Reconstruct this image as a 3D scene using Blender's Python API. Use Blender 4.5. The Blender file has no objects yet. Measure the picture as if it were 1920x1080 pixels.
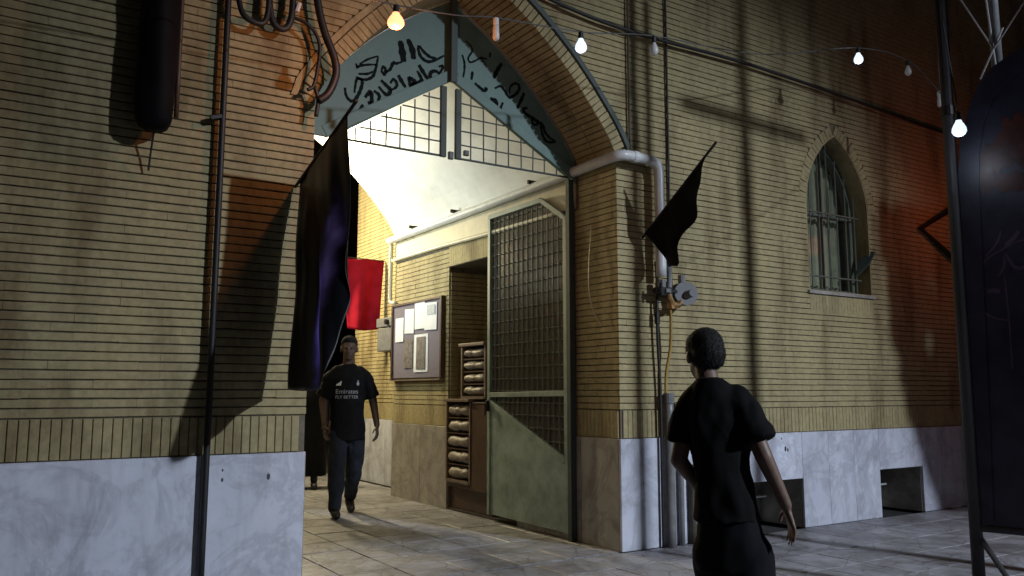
import bpy, bmesh, math, random
from mathutils import Vector, Matrix, noise
from mathutils.bvhtree import BVHTree
random.seed(7)
R = math.radians
sc = bpy.context.scene
COL = sc.collection

# ------------------------------------------------------------------ camera
cam_d = bpy.data.cameras.new('camera'); cam = bpy.data.objects.new('camera', cam_d); COL.objects.link(cam)
cam_d.sensor_width = 36; cam_d.lens = 1563/1920*36; cam_d.clip_start = 0.05; cam_d.clip_end = 400
cam.location = (0, 0, 1.2); cam.rotation_euler = (R(90+7.11), 0, R(57.2-90))
sc.camera = cam

# ------------------------------------------------------------------ night sky
w = bpy.data.worlds.new('World'); sc.world = w; w.use_nodes = True
wn = w.node_tree.nodes; wl = w.node_tree.links
bg = wn['Background']
sky = wn.new('ShaderNodeTexSky'); sky.sky_type = 'NISHITA'; sky.sun_disc = False
sky.sun_elevation = R(-4); sky.sun_rotation = R(200)
wl.new(sky.outputs[0], bg.inputs[0]); bg.inputs[1].default_value = 0.15

# ------------------------------------------------------------------ lamps of the place
def lamp(name, kind, loc, power, color, size=0.1, aim=None, spot=None, blend=0.5):
    d = bpy.data.lights.new(name, kind); d.energy = power; d.color = color
    d.shadow_soft_size = size
    if spot: d.spot_size = R(spot); d.spot_blend = blend
    o = bpy.data.objects.new(name, d); COL.objects.link(o); o.location = loc
    if aim: o.rotation_euler = (Vector(aim)-Vector(loc)).to_track_quat('-Z', 'Y').to_euler()
    return o
FLOOD = (8.0, -7.0, 6.5)
lamp('street_floodlight', 'SPOT', FLOOD, 4500, (0.86, 0.95, 1.08), 0.16, (3.8, 5.0, -0.7), 52, 1.0)
lamp('vestibule_lamp', 'SPOT', (2.0, 8.45, 2.55), 150, (0.86, 1.0, 0.99), 0.10, (4.2, 8.6, 3.4), 124, 0.8)
lamp('vestibule_lamp_spill', 'POINT', (2.0, 8.45, 2.65), 3, (1.0, 0.95, 0.70), 0.10)
lamp('red_street_lamp', 'POINT', (8.6, 3.9, 3.0), 6.5, (1.0, 0.16, 0.04), 0.12)
lamp('courtyard_lamp', 'POINT', (3.1, 10.5, 3.2), 360, (1.0, 0.82, 0.48), 0.12)
sc.view_settings.view_transform = 'Standard'; sc.view_settings.look = 'None'
sc.view_settings.gamma = 1; sc.view_settings.use_curve_mapping = False
sc.view_settings.exposure = 0.12

# ------------------------------------------------------------------ object helpers
def link(o, parent=None):
    COL.objects.link(o)
    if parent is not None: o.parent = parent
    return o
def thing(name, label, cat, loc=(0, 0, 0), rz=0, group=None):
    o = bpy.data.objects.new(name, None); o.empty_display_size = 0.1; link(o)
    o.location = loc; o.rotation_euler = (0, 0, rz)
    o['label'] = label; o['category'] = cat
    if group: o['group'] = group
    return o
def tag(o, label, cat, group=None):
    o['label'] = label; o['category'] = cat
    if group: o['group'] = group
    return o
def obj(name, bm, mat, parent=None, smooth=False, bevel=0):
    me = bpy.data.meshes.new(name)
    bmesh.ops.recalc_face_normals(bm, faces=bm.faces[:])
    bm.to_mesh(me); bm.free()
    if mat is not None:
        for m in (mat if isinstance(mat, (list, tuple)) else [mat]): me.materials.append(m)
    if smooth: me.polygons.foreach_set('use_smooth', [True]*len(me.polygons))
    o = bpy.data.objects.new(name, me); link(o, parent)
    if bevel:
        b = o.modifiers.new('bevel', 'BEVEL'); b.width = bevel; b.segments = 2; b.limit_method = 'ANGLE'
    return o
def shared(name, me, parent=None):
    o = bpy.data.objects.new(name, me); return link(o, parent)
def box(bm, x0, x1, y0, y1, z0, z1, mi=0):
    v = [bm.verts.new(c) for c in ((x0,y0,z0),(x1,y0,z0),(x1,y1,z0),(x0,y1,z0),(x0,y0,z1),(x1,y0,z1),(x1,y1,z1),(x0,y1,z1))]
    for f in ((0,3,2,1),(4,5,6,7),(0,1,5,4),(1,2,6,5),(2,3,7,6),(3,0,4,7)):
        bm.faces.new([v[i] for i in f]).material_index = mi
    return v
def B(*a):
    bm = bmesh.new(); box(bm, *a); return bm
def prism(bm, pts, axis, a0, a1):
    """closed outline pts (2D) extruded along an axis: 'x' pts=(y,z), 'y' pts=(x,z), 'z' pts=(x,y)"""
    def P(p, a): return {'x': (a, p[0], p[1]), 'y': (p[0], a, p[1]), 'z': (p[0], p[1], a)}[axis]
    lo = [bm.verts.new(P(p, a0)) for p in pts]; hi = [bm.verts.new(P(p, a1)) for p in pts]
    n = len(pts)
    bm.faces.new(lo); bm.faces.new(hi[::-1])
    for i in range(n): bm.faces.new((lo[i], lo[(i+1) % n], hi[(i+1) % n], hi[i]))
def smooth_path(pts, n=6, closed=False):
    P = [Vector(p) for p in pts]; out = []
    for i in range(len(P)-1):
        p0 = P[max(i-1, 0)]; p1 = P[i]; p2 = P[i+1]; p3 = P[min(i+2, len(P)-1)]
        for k in range(n):
            t = k/n
            out.append(0.5*((2*p1)+(p2-p0)*t+(2*p0-5*p1+4*p2-p3)*t*t+(3*p1-p0-3*p2+p3)*t**3))
    out.append(P[-1]); return out
def tube(bm, pts, r, seg=8, cap=True):
    P = [Vector(p) for p in pts]; n = len(P)
    rad = r if isinstance(r, (list, tuple)) else [r]*n
    T = []
    for i in range(n):
        t = (P[min(i+1, n-1)]-P[max(i-1, 0)]); T.append(t.normalized() if t.length > 1e-9 else Vector((0, 0, 1)))
    up = Vector((0, 0, 1)) if abs(T[0].z) < 0.9 else Vector((1, 0, 0))
    N = (up - T[0]*up.dot(T[0])).normalized(); rings = []
    for i in range(n):
        N = (N - T[i]*N.dot(T[i])).normalized(); Bn = T[i].cross(N)
        rings.append([bm.verts.new(P[i]+(N*math.cos(2*math.pi*k/seg)+Bn*math.sin(2*math.pi*k/seg))*rad[i]) for k in range(seg)])
    for a, b in zip(rings, rings[1:]):
        for k in range(seg): bm.faces.new((a[k], a[(k+1) % seg], b[(k+1) % seg], b[k]))
    if cap: bm.faces.new(rings[0][::-1]); bm.faces.new(rings[-1])
def T(pts, r, seg=8):
    bm = bmesh.new(); tube(bm, pts, r, seg); return bm
def ell(bm, c, r, rot=None, u=16, v=10):
    m = Matrix.Translation(c)
    if rot is not None: m = m @ rot.to_4x4()
    m = m @ Matrix.Diagonal((r[0], r[1], r[2], 1))
    bmesh.ops.create_uvsphere(bm, u_segments=u, v_segments=v, radius=1, matrix=m)

# ------------------------------------------------------------------ materials
def nodes(name):
    m = bpy.data.materials.new(name); m.use_nodes = True
    return m, m.node_tree.nodes, m.node_tree.links, m.node_tree.nodes['Principled BSDF']
def ramp(n, stops):
    r = n.new('ShaderNodeValToRGB'); e = r.color_ramp.elements
    while len(e) < len(stops): e.new(0.5)
    for k, (p, c) in zip(e, stops): k.position = p; k.color = (*c, 1) if len(c) == 3 else c
    return r
def simple(name, col, rough=0.6, metal=0, var=0.25, scale=6, bump=0.0, bscale=60, coat=0, wpos=True):
    m, n, l, p = nodes(name)
    tc = n.new('ShaderNodeNewGeometry' if wpos else 'ShaderNodeTexCoord')
    src = tc.outputs['Position' if wpos else 'Object']
    nz = n.new('ShaderNodeTexNoise'); nz.inputs['Scale'].default_value = scale; nz.inputs['Detail'].default_value = 6
    nz.inputs['Roughness'].default_value = 0.65
    l.new(src, nz.inputs['Vector'])
    lo = tuple(c*(1-var) for c in col); hi = tuple(min(c*(1+var), 0.95) for c in col)
    r = ramp(n, [(0.3, lo), (0.7, hi)]); l.new(nz.outputs[0], r.inputs[0]); l.new(r.outputs[0], p.inputs['Base Color'])
    p.inputs['Metallic'].default_value = metal; p.inputs['Coat Weight'].default_value = coat
    mr = n.new('ShaderNodeMapRange'); mr.inputs[3].default_value = max(rough-0.12, 0.03); mr.inputs[4].default_value = min(rough+0.12, 1)
    l.new(nz.outputs[0], mr.inputs[0]); l.new(mr.outputs[0], p.inputs['Roughness'])
    if bump:
        b2 = n.new('ShaderNodeTexNoise'); b2.inputs['Scale'].default_value = bscale; b2.inputs['Detail'].default_value = 4
        l.new(src, b2.inputs['Vector'])
        bp = n.new('ShaderNodeBump'); bp.inputs['Strength'].default_value = bump; bp.inputs['Distance'].default_value = 0.01
        l.new(b2.outputs[0], bp.inputs['Height']); l.new(bp.outputs[0], p.inputs['Normal'])
    return m
def brick_mat(name, tones):
    m, n, l, p = nodes(name)
    g = n.new('ShaderNodeNewGeometry'); oi = n.new('ShaderNodeObjectInfo')
    ad = n.new('ShaderNodeMath'); ad.operation = 'ADD'; l.new(g.outputs['Random Per Island'], ad.inputs[0]); l.new(oi.outputs['Random'], ad.inputs[1])
    fr = n.new('ShaderNodeMath'); fr.operation = 'FRACT'; l.new(ad.outputs[0], fr.inputs[0])
    r1 = ramp(n, tones); l.new(fr.outputs[0], r1.inputs[0])
    # weathering in patches and vertical run-off streaks
    mp = n.new('ShaderNodeMapping'); mp.inputs['Scale'].default_value = (2.2, 2.2, 0.55); l.new(g.outputs['Position'], mp.inputs[0])
    nz = n.new('ShaderNodeTexNoise'); nz.inputs['Scale'].default_value = 1.6; nz.inputs['Detail'].default_value = 7; nz.inputs['Roughness'].default_value = 0.62
    l.new(mp.outputs[0], nz.inputs['Vector'])
    r2 = ramp(n, [(0.30, (0.46, 0.39, 0.32)), (0.5, (0.92, 0.89, 0.85)), (0.72, (1.08, 1.04, 0.94))]); l.new(nz.outputs[0], r2.inputs[0])
    mx = n.new('ShaderNodeMix'); mx.data_type = 'RGBA'; mx.blend_type = 'MULTIPLY'; mx.inputs[0].default_value = 1
    l.new(r1.outputs[0], mx.inputs[6]); l.new(r2.outputs[0], mx.inputs[7])
    n3 = n.new('ShaderNodeTexNoise'); n3.inputs['Scale'].default_value = 22; n3.inputs['Detail'].default_value = 8; n3.inputs['Roughness'].default_value = 0.7
    l.new(g.outputs['Position'], n3.inputs['Vector'])
    r3 = ramp(n, [(0.3, (0.74, 0.72, 0.66)), (0.7, (1.12, 1.1, 1.05))]); l.new(n3.outputs[0], r3.inputs[0])
    m2 = n.new('ShaderNodeMix'); m2.data_type = 'RGBA'; m2.blend_type = 'MULTIPLY'; m2.inputs[0].default_value = 1
    l.new(mx.outputs[2], m2.inputs[6]); l.new(r3.outputs[0], m2.inputs[7]); l.new(m2.outputs[2], p.inputs['Base Color'])
    p.inputs['Roughness'].default_value = 0.82
    bp = n.new('ShaderNodeBump'); bp.inputs['Strength'].default_value = 0.35; bp.inputs['Distance'].default_value = 0.004
    l.new(n3.outputs[0], bp.inputs['Height']); l.new(bp.outputs[0], p.inputs['Normal'])
    return m
def marble_mat(name, base, vein, rough=0.35, contrast=1.0, rand=True):
    m, n, l, p = nodes(name)
    g = n.new('ShaderNodeNewGeometry'); oi = n.new('ShaderNodeObjectInfo')
    sc_ = n.new('ShaderNodeVectorMath'); sc_.operation = 'SCALE'; sc_.inputs[3].default_value = 9.0 if rand else 0
    cb = n.new('ShaderNodeCombineXYZ')
    for i in range(3): l.new(oi.outputs['Random'], cb.inputs[i])
    l.new(cb.outputs[0], sc_.inputs[0])
    av = n.new('ShaderNodeVectorMath'); av.operation = 'ADD'; l.new(g.outputs['Position'], av.inputs[0]); l.new(sc_.outputs[0], av.inputs[1])
    n1 = n.new('ShaderNodeTexNoise'); n1.inputs['Scale'].default_value = 4.2; n1.inputs['Detail'].default_value = 9; n1.inputs['Roughness'].default_value = 0.62; n1.inputs['Distortion'].default_value = 0.8
    l.new(av.outputs[0], n1.inputs['Vector'])
    dim = tuple(b*(1-0.42*contrast) for b in base); mid = tuple(b*0.9 for b in base)
    r1 = ramp(n, [(0.28, dim), (0.48, mid), (0.68, base)]); l.new(n1.outputs[0], r1.inputs[0])
    n2 = n.new('ShaderNodeTexNoise'); n2.inputs['Scale'].default_value = 1.7; n2.inputs['Detail'].default_value = 5; n2.inputs['Distortion'].default_value = 0.9; n2.inputs['Roughness'].default_value = 0.7
    l.new(av.outputs[0], n2.inputs['Vector'])
    r2 = ramp(n, [(0.44, (0, 0, 0)), (0.5, (1, 1, 1)), (0.56, (0, 0, 0))]); l.new(n2.outputs[0], r2.inputs[0])
    ml = n.new('ShaderNodeMath'); ml.operation = 'MULTIPLY'; ml.inputs[1].default_value = 0.42*contrast; l.new(r2.outputs[0], ml.inputs[0])
    mx = n.new('ShaderNodeMix'); mx.data_type = 'RGBA'; l.new(ml.outputs[0], mx.inputs[0]); l.new(r1.outputs[0], mx.inputs[6]); mx.inputs[7].default_value = (*vein, 1)
    # per-slab brightness
    mr = n.new('ShaderNodeMapRange'); mr.inputs[3].default_value = 0.86; mr.inputs[4].default_value = 1.08; l.new(oi.outputs['Random'], mr.inputs[0])
    m2 = n.new('ShaderNodeMix'); m2.data_type = 'RGBA'; m2.blend_type = 'MULTIPLY'; m2.inputs[0].default_value = 1
    l.new(mx.outputs[2], m2.inputs[6]); l.new(mr.outputs[0], m2.inputs[7]); l.new(m2.outputs[2], p.inputs['Base Color'])
    n3 = n.new('ShaderNodeTexNoise'); n3.inputs['Scale'].default_value = 14; n3.inputs['Detail'].default_value = 5; l.new(g.outputs['Position'], n3.inputs['Vector'])
    rr = n.new('ShaderNodeMapRange'); rr.inputs[3].default_value = rough-0.12; rr.inputs[4].default_value = rough+0.2; l.new(n3.outputs[0], rr.inputs[0]); l.new(rr.outputs[0], p.inputs['Roughness'])
    bp = n.new('ShaderNodeBump'); bp.inputs['Strength'].default_value = 0.15; bp.inputs['Distance'].default_value = 0.006
    l.new(n3.outputs[0], bp.inputs['Height']); l.new(bp.outputs[0], p.inputs['Normal'])
    return m
def emit(name, col, strength):
    m, n, l, p = nodes(name); p.inputs['Base Color'].default_value = (*col, 1)
    p.inputs['Emission Color'].default_value = (*col, 1); p.inputs['Emission Strength'].default_value = strength; return m
def cloth_mat(name, col, trans, tcol, rough=0.55, sheen=0.2, thin=(0.4,), sheen_spot=((0, 0, 0), (1, 1, 1))):
    m, n, l, p = nodes(name)
    g = n.new('ShaderNodeTexCoord'); nz = n.new('ShaderNodeTexNoise'); nz.inputs['Scale'].default_value = 5; nz.inputs['Detail'].default_value = 5
    l.new(g.outputs['Object'], nz.inputs['Vector'])
    r = ramp(n, [(0.3, tuple(c*0.7 for c in col)), (0.7, tuple(c*1.3 for c in col))]); l.new(nz.outputs[0], r.inputs[0]); l.new(r.outputs[0], p.inputs['Base Color'])
    p.inputs['Roughness'].default_value = rough; p.inputs['Sheen Weight'].default_value = 0; p.inputs['Specular IOR Level'].default_value = sheen
    wv = n.new('ShaderNodeTexNoise'); wv.inputs['Scale'].default_value = 260; l.new(g.outputs['Object'], wv.inputs['Vector'])
    bp = n.new('ShaderNodeBump'); bp.inputs['Strength'].default_value = 0.2; bp.inputs['Distance'].default_value = 0.002; l.new(wv.outputs[0], bp.inputs['Height']); l.new(bp.outputs[0], p.inputs['Normal'])
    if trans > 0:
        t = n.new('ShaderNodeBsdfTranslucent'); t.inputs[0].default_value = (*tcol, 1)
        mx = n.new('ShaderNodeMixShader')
        # tall streak of sheen built into the cloth by raising translucency round one point
        g2 = n.new('ShaderNodeNewGeometry'); su = n.new('ShaderNodeVectorMath'); su.operation = 'SUBTRACT'; su.inputs[1].default_value = sheen_spot[0]; l.new(g2.outputs['Position'], su.inputs[0])
        dv = n.new('ShaderNodeVectorMath'); dv.operation = 'DIVIDE'; dv.inputs[1].default_value = sheen_spot[1]; l.new(su.outputs[0], dv.inputs[0])
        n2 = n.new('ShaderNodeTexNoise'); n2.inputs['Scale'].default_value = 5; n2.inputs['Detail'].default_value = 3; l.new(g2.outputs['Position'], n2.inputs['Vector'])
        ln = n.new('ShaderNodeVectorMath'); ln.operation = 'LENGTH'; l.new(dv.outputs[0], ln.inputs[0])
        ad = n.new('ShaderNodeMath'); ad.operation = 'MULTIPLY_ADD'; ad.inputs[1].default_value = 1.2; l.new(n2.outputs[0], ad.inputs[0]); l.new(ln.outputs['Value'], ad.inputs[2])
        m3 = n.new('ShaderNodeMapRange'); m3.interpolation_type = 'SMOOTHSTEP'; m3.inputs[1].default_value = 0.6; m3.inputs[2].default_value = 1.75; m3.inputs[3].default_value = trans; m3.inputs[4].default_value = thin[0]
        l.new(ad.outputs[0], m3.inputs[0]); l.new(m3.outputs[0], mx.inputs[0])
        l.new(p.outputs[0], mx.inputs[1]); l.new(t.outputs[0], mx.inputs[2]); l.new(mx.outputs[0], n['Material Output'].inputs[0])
    return m
def glass_mat(name, tint, rough, alpha):
    m, n, l, p = nodes(name)
    p.inputs['Base Color'].default_value = (*tint, 1); p.inputs['Roughness'].default_value = rough; p.inputs['IOR'].default_value = 1.45
    p.inputs['Alpha'].default_value = alpha
    g = n.new('ShaderNodeNewGeometry'); nz = n.new('ShaderNodeTexNoise'); nz.inputs['Scale'].default_value = 9; l.new(g.outputs['Position'], nz.inputs['Vector'])
    bp = n.new('ShaderNodeBump'); bp.inputs['Strength'].default_value = 0.3; bp.inputs['Distance'].default_value = 0.01; l.new(nz.outputs[0], bp.inputs['Height']); l.new(bp.outputs[0], p.inputs['Normal'])
    return m

M = {}
M['brick'] = brick_mat('cream_brick', [(0.0, (0.40, 0.355, 0.212)), (0.3, (0.41, 0.367, 0.217)), (0.65, (0.42, 0.378, 0.224)), (1.0, (0.405, 0.355, 0.213))])
M['mortar'] = simple('raked_mortar', (0.16, 0.138, 0.10), 0.95, var=0.4, scale=20)
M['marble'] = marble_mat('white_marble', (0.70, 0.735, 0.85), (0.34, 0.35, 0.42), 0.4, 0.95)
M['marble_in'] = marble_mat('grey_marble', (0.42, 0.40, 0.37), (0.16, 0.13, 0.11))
M['wire'] = simple('grey_wire', (0.09, 0.09, 0.09), 0.7, var=0.2)
M['leaf'] = simple('dark_green_leaf', (0.03, 0.05, 0.02), 0.6, var=0.4, scale=9)
M['bark'] = simple('brown_bark', (0.06, 0.045, 0.03), 0.9, var=0.4, scale=14, bump=0.5)
M['paver'] = marble_mat('worn_stone_tile', (0.42, 0.425, 0.47), (0.13, 0.12, 0.08), 0.42, 1.0)
M['joint'] = simple('tile_joint', (0.055, 0.05, 0.048), 0.9, var=0.4, scale=9)
M['plaster'] = simple('white_plaster', (0.74, 0.76, 0.75), 0.38, var=0.12, scale=2.5, bump=0.12, bscale=14)
M['plaster_y'] = simple('cream_plaster', (0.55, 0.50, 0.36), 0.6, var=0.2, scale=5, bump=0.1)
M['teal'] = simple('teal_paint', (0.105, 0.19, 0.17), 0.55, var=0.25, scale=4, bump=0.08, bscale=25)
M['teal_dk'] = simple('dark_teal_paint', (0.055, 0.075, 0.07), 0.65, var=0.2, scale=5)
M['green'] = simple('sage_green_paint', (0.255, 0.325, 0.29), 0.5, var=0.34, scale=5, bump=0.12, bscale=30)
M['green_dk'] = simple('worn_green_bar_paint', (0.12, 0.135, 0.11), 0.5, var=0.25, scale=8)
M['ink'] = simple('black_paint', (0.008, 0.012, 0.013), 0.85, var=0.3)
M['ink'].node_tree.nodes['Principled BSDF'].inputs['Specular IOR Level'].default_value = 0.1
M['blk'] = simple('black_rubber', (0.014, 0.013, 0.014), 0.55, var=0.4, scale=15)
M['iron'] = simple('dark_iron', (0.03, 0.03, 0.03), 0.45, metal=0.6, var=0.4, scale=18)
M['white_pipe'] = simple('white_painted_pipe', (0.62, 0.64, 0.64), 0.35, var=0.14, scale=9)
M['cream_pipe'] = simple('cream_painted_pipe', (0.55, 0.52, 0.40), 0.4, var=0.15, scale=9)
M['grey_pipe'] = simple('grey_pipe', (0.20, 0.20, 0.20), 0.4, var=0.25, scale=12)
M['brown_pipe'] = simple('brown_pipe', (0.07, 0.06, 0.045), 0.6, var=0.3, scale=12)
M['hose'] = simple('yellow_hose', (0.35, 0.22, 0.05), 0.5, var=0.2)
M['brass'] = simple('brass', (0.42, 0.26, 0.11), 0.38, metal=0.8, var=0.3, scale=20)
M['meter'] = simple('grey_cast_metal', (0.15, 0.155, 0.165), 0.6, metal=0.1, var=0.25, scale=16)
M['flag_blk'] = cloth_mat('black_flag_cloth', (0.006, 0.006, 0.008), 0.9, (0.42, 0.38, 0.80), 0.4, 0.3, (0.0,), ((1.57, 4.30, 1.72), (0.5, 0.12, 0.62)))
M['flag_blk2'] = cloth_mat('black_cotton_cloth', (0.006, 0.006, 0.007), 0, (0, 0, 0), 0.7, 0.12)
M['flag_red'] = cloth_mat('red_flag_cloth', (0.34, 0.012, 0.03), 0.3, (0.5, 0.012, 0.03), 0.7, 0.05, (0.25,))
M['wood'] = simple('dark_brown_wood', (0.075, 0.042, 0.026), 0.5, var=0.35, scale=14)
M['wood_lt'] = simple('worn_brown_wood', (0.18, 0.13, 0.10), 0.5, var=0.3, scale=14)
M['bundle'] = simple('pale_bundle_cloth', (0.27, 0.235, 0.20), 0.45, var=0.35, scale=22, bump=0.7, bscale=35)
M['felt'] = simple('grey_violet_felt', (0.17, 0.15, 0.19), 0.9, var=0.12, scale=40)
M['paper'] = simple('white_paper', (0.72, 0.74, 0.78), 0.7, var=0.07, scale=9)
M['print'] = simple('dark_printed_paper', (0.16, 0.14, 0.13), 0.6, var=0.6, scale=26)
M['print_tint'] = simple('grey_printed_block', (0.42, 0.47, 0.52), 0.6, var=0.25, scale=50)
M['skin'] = simple('tan_skin', (0.17, 0.105, 0.08), 0.5, var=0.08, scale=30)
M['skin_dk'] = simple('dark_tan_skin', (0.10, 0.062, 0.046), 0.55, var=0.08, scale=30)
M['tee'] = cloth_mat('black_tee_cloth', (0.008, 0.008, 0.009), 0, (0, 0, 0), 0.85, 0.1)
M['shorts'] = cloth_mat('dark_navy_cloth', (0.010, 0.010, 0.013), 0, (0, 0, 0), 0.85, 0.1)
M['jeans'] = cloth_mat('dark_blue_denim', (0.022, 0.026, 0.035), 0, (0, 0, 0), 0.8, 0.1)
M['hair'] = simple('black_hair', (0.006, 0.005, 0.005), 0.8, var=0.4, scale=70, bump=0.4, bscale=160, wpos=False)
M['shoe'] = simple('dark_shoe', (0.016, 0.014, 0.013), 0.5, var=0.3)
M['eye'] = simple('dark_eye', (0.02, 0.015, 0.012), 0.2, var=0.1)
M['shirt_print'] = simple('grey_shirt_print', (0.34, 0.34, 0.37), 0.7, var=0.1)
M['bulb_warm'] = emit('lit_warm_bulb', (1.0, 0.30, 0.13), 2.8)
M['bulb_cool'] = emit('lit_cool_bulb', (0.30, 0.36, 0.45), 2.8)
M['bulb_off'] = simple('unlit_frosted_bulb', (0.66, 0.63, 0.60), 0.3, var=0.06)
M['banner'] = simple('navy_banner_print', (0.026, 0.028, 0.05), 0.42, var=0.5, scale=3)
M['banner_glow'] = simple('painted_red_glow', (0.055, 0.016, 0.012), 0.4, var=0.6, scale=9)
M['banner_line'] = simple('violet_grey_print', (0.075, 0.055, 0.10), 0.6, var=0.3)
M['post'] = simple('grey_painted_post', (0.032, 0.03, 0.033), 0.55, var=0.25, scale=8)
M['rope'] = simple('pale_rope', (0.30, 0.30, 0.31), 0.7, var=0.15)
M['glass'] = glass_mat('window_glass', (0.05, 0.06, 0.055), 0.12, 0.08)
M['ribbed'] = glass_mat('ribbed_glass', (0.085, 0.08, 0.07), 0.24, 0.85)
M['curtain'] = simple('grey_green_curtain', (0.36, 0.39, 0.26), 0.8, var=0.25, scale=5)
M['dark_in'] = simple('dark_interior', (0.05, 0.04, 0.035), 0.9, var=0.3)
M['asphalt'] = simple('street_asphalt', (0.05, 0.05, 0.05), 0.85, var=0.3, scale=12, bump=0.4, bscale=90)
M['stain'] = simple('black_stain', (0.05, 0.05, 0.06), 0.6, var=0.4, scale=40)

# paver dirt: dark hairline cracks and trodden-in stains
def dirty(m):
    n, l = m.node_tree.nodes, m.node_tree.links; p = n['Principled BSDF']; src = p.inputs['Base Color'].links[0].from_socket
    g = n.new('ShaderNodeNewGeometry'); nz = n.new('ShaderNodeTexNoise'); nz.inputs['Scale'].default_value = 3.0; nz.inputs['Detail'].default_value = 3
    l.new(g.outputs['Position'], nz.inputs['Vector'])
    av = n.new('ShaderNodeMix'); av.data_type = 'RGBA'; av.inputs[0].default_value = 0.12; l.new(g.outputs['Position'], av.inputs[6]); l.new(nz.outputs['Color'], av.inputs[7])
    vo = n.new('ShaderNodeTexVoronoi'); vo.feature = 'DISTANCE_TO_EDGE'; vo.inputs['Scale'].default_value = 3.4; l.new(av.outputs[2], vo.inputs['Vector'])
    r = ramp(n, [(0.0, (0.35, 0.33, 0.32)), (0.022, (1, 1, 1))]); l.new(vo.outputs['Distance'], r.inputs[0])
    n2 = n.new('ShaderNodeTexNoise'); n2.inputs['Scale'].default_value = 1.3; n2.inputs['Detail'].default_value = 9; n2.inputs['Roughness'].default_value = 0.7; l.new(g.outputs['Position'], n2.inputs['Vector'])
    r2 = ramp(n, [(0.34, (0.45, 0.42, 0.40)), (0.56, (1, 1, 1))]); l.new(n2.outputs[0], r2.inputs[0])
    a = n.new('ShaderNodeMix'); a.data_type = 'RGBA'; a.blend_type = 'MULTIPLY'; a.inputs[0].default_value = 0.8; l.new(src, a.inputs[6]); l.new(r.outputs[0], a.inputs[7])
    b = n.new('ShaderNodeMix'); b.data_type = 'RGBA'; b.blend_type = 'MULTIPLY'; b.inputs[0].default_value = 0.9; l.new(a.outputs[2], b.inputs[6]); l.new(r2.outputs[0], b.inputs[7])
    l.new(b.outputs[2], p.inputs['Base Color'])
dirty(M['paver'])
def streaked(m):                                     # wash streaks and splash stains on the marble
    n, l = m.node_tree.nodes, m.node_tree.links; p = n['Principled BSDF']; src = p.inputs['Base Color'].links[0].from_socket
    g = n.new('ShaderNodeNewGeometry'); mp = n.new('ShaderNodeMapping'); mp.inputs['Scale'].default_value = (5, 5, 0.9); l.new(g.outputs['Position'], mp.inputs[0])
    n2 = n.new('ShaderNodeTexNoise'); n2.inputs['Scale'].default_value = 1.0; n2.inputs['Detail'].default_value = 8; n2.inputs['Roughness'].default_value = 0.68; l.new(mp.outputs[0], n2.inputs['Vector'])
    r2 = ramp(n, [(0.33, (0.52, 0.50, 0.50)), (0.5, (0.95, 0.95, 0.95)), (0.6, (1, 1, 1))]); l.new(n2.outputs[0], r2.inputs[0])
    b = n.new('ShaderNodeMix'); b.data_type = 'RGBA'; b.blend_type = 'MULTIPLY'; b.inputs[0].default_value = 0.5; l.new(src, b.inputs[6]); l.new(r2.outputs[0], b.inputs[7])
    l.new(b.outputs[2], p.inputs['Base Color'])
streaked(M['marble']); streaked(M['marble_in'])
def T_me(a, b, r, mat):
    bm = bmesh.new(); tube(bm, [a, b], r, 6); me = bpy.data.meshes.new('grille_bar'); bm.to_mesh(me); bm.free(); me.materials.append(mat); return me
# ================================================================== the brick building
XC, HW, ZS = 2.975, 1.245, 3.06                     # arch centre, half width, springing
ARCH = [(1,0),(.985,.045),(.96,.10),(.93,.16),(.9,.215),(.85,.295),(.8,.37),(.75,.445),(.7,.515),(.65,.58),(.6,.645),(.55,.705),(.5,.76),(.45,.815),(.4,.865),(.35,.915),(.3,.96),(.25,1.005),(.2,1.045),(.15,1.085),(.1,1.125),(.05,1.163),(0,1.20)]
right = [(XC+u*HW, ZS+v) for u, v in ARCH]           # springing -> apex
left_ = [(2*XC-x, z) for x, z in right]
def offset_right(d):
    out = []
    for i, (x, z) in enumerate(right):
        a = right[max(i-1, 0)]; b = right[min(i+1, len(right)-1)]
        tx, tz = b[0]-a[0], b[1]-a[1]; L = math.hypot(tx, tz)
        out.append((x+tz/L*d, z-tx/L*d))
    out[0] = (right[0][0]+d, ZS); out[-1] = (XC, right[-1][1]+d*1.3)
    return out
def interp(pts, z):                                  # x of a right-hand curve at height z
    for (x0, z0), (x1, z1) in zip(pts, pts[1:]):
        if z0 <= z <= z1: return x0+(x1-x0)*(z-z0)/max(z1-z0, 1e-6)
    return None
def arch_z(x):
    u = min(abs(x-XC)/HW, 1)
    for (u0, v0), (u1, v1) in zip(ARCH, ARCH[1:]):
        if u1 <= u <= u0: return ZS+v0+(v1-v0)*(u0-u)/(u0-u1)
    return ZS
OUT = offset_right(0.165)
bld = thing('brick_building', 'cream brick building with a pointed entrance arch and white marble base', 'building', (3, 5.01, 0))
bld.location = (0, 0, 0)
YF = 5.01
WX0, WX1, WZ0, WZS, WZT = 6.55, 7.52, 2.145, 2.98, 3.73
WARCH = [(1,0),(.98,.15),(.93,.29),(.85,.43),(.73,.57),(.58,.70),(.41,.82),(.21,.92),(0,1)]
wxc, whw = (WX0+WX1)/2, (WX1-WX0)/2
def wcurve(grow=0):
    r = [(wxc+u*(whw+grow), WZS+v*(WZT-WZS+grow*1.3)) for u, v in WARCH]
    return [(2*wxc-x, z) for x, z in r][:-1] + r[::-1]          # left springing .. apex .. right springing
bm = bmesh.new()
Y0, Y1 = YF+0.014, 5.50
box(bm, -2.2, 1.73, Y0, Y1, 0, 4.42)
for a, b in ((4.234, 5.45), (6.33, 7.47), (8.19, 13)): box(bm, a, b, Y0, Y1, 0, 0.445)
box(bm, 4.234, 13, Y0, Y1, 0.445, WZ0)
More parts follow.
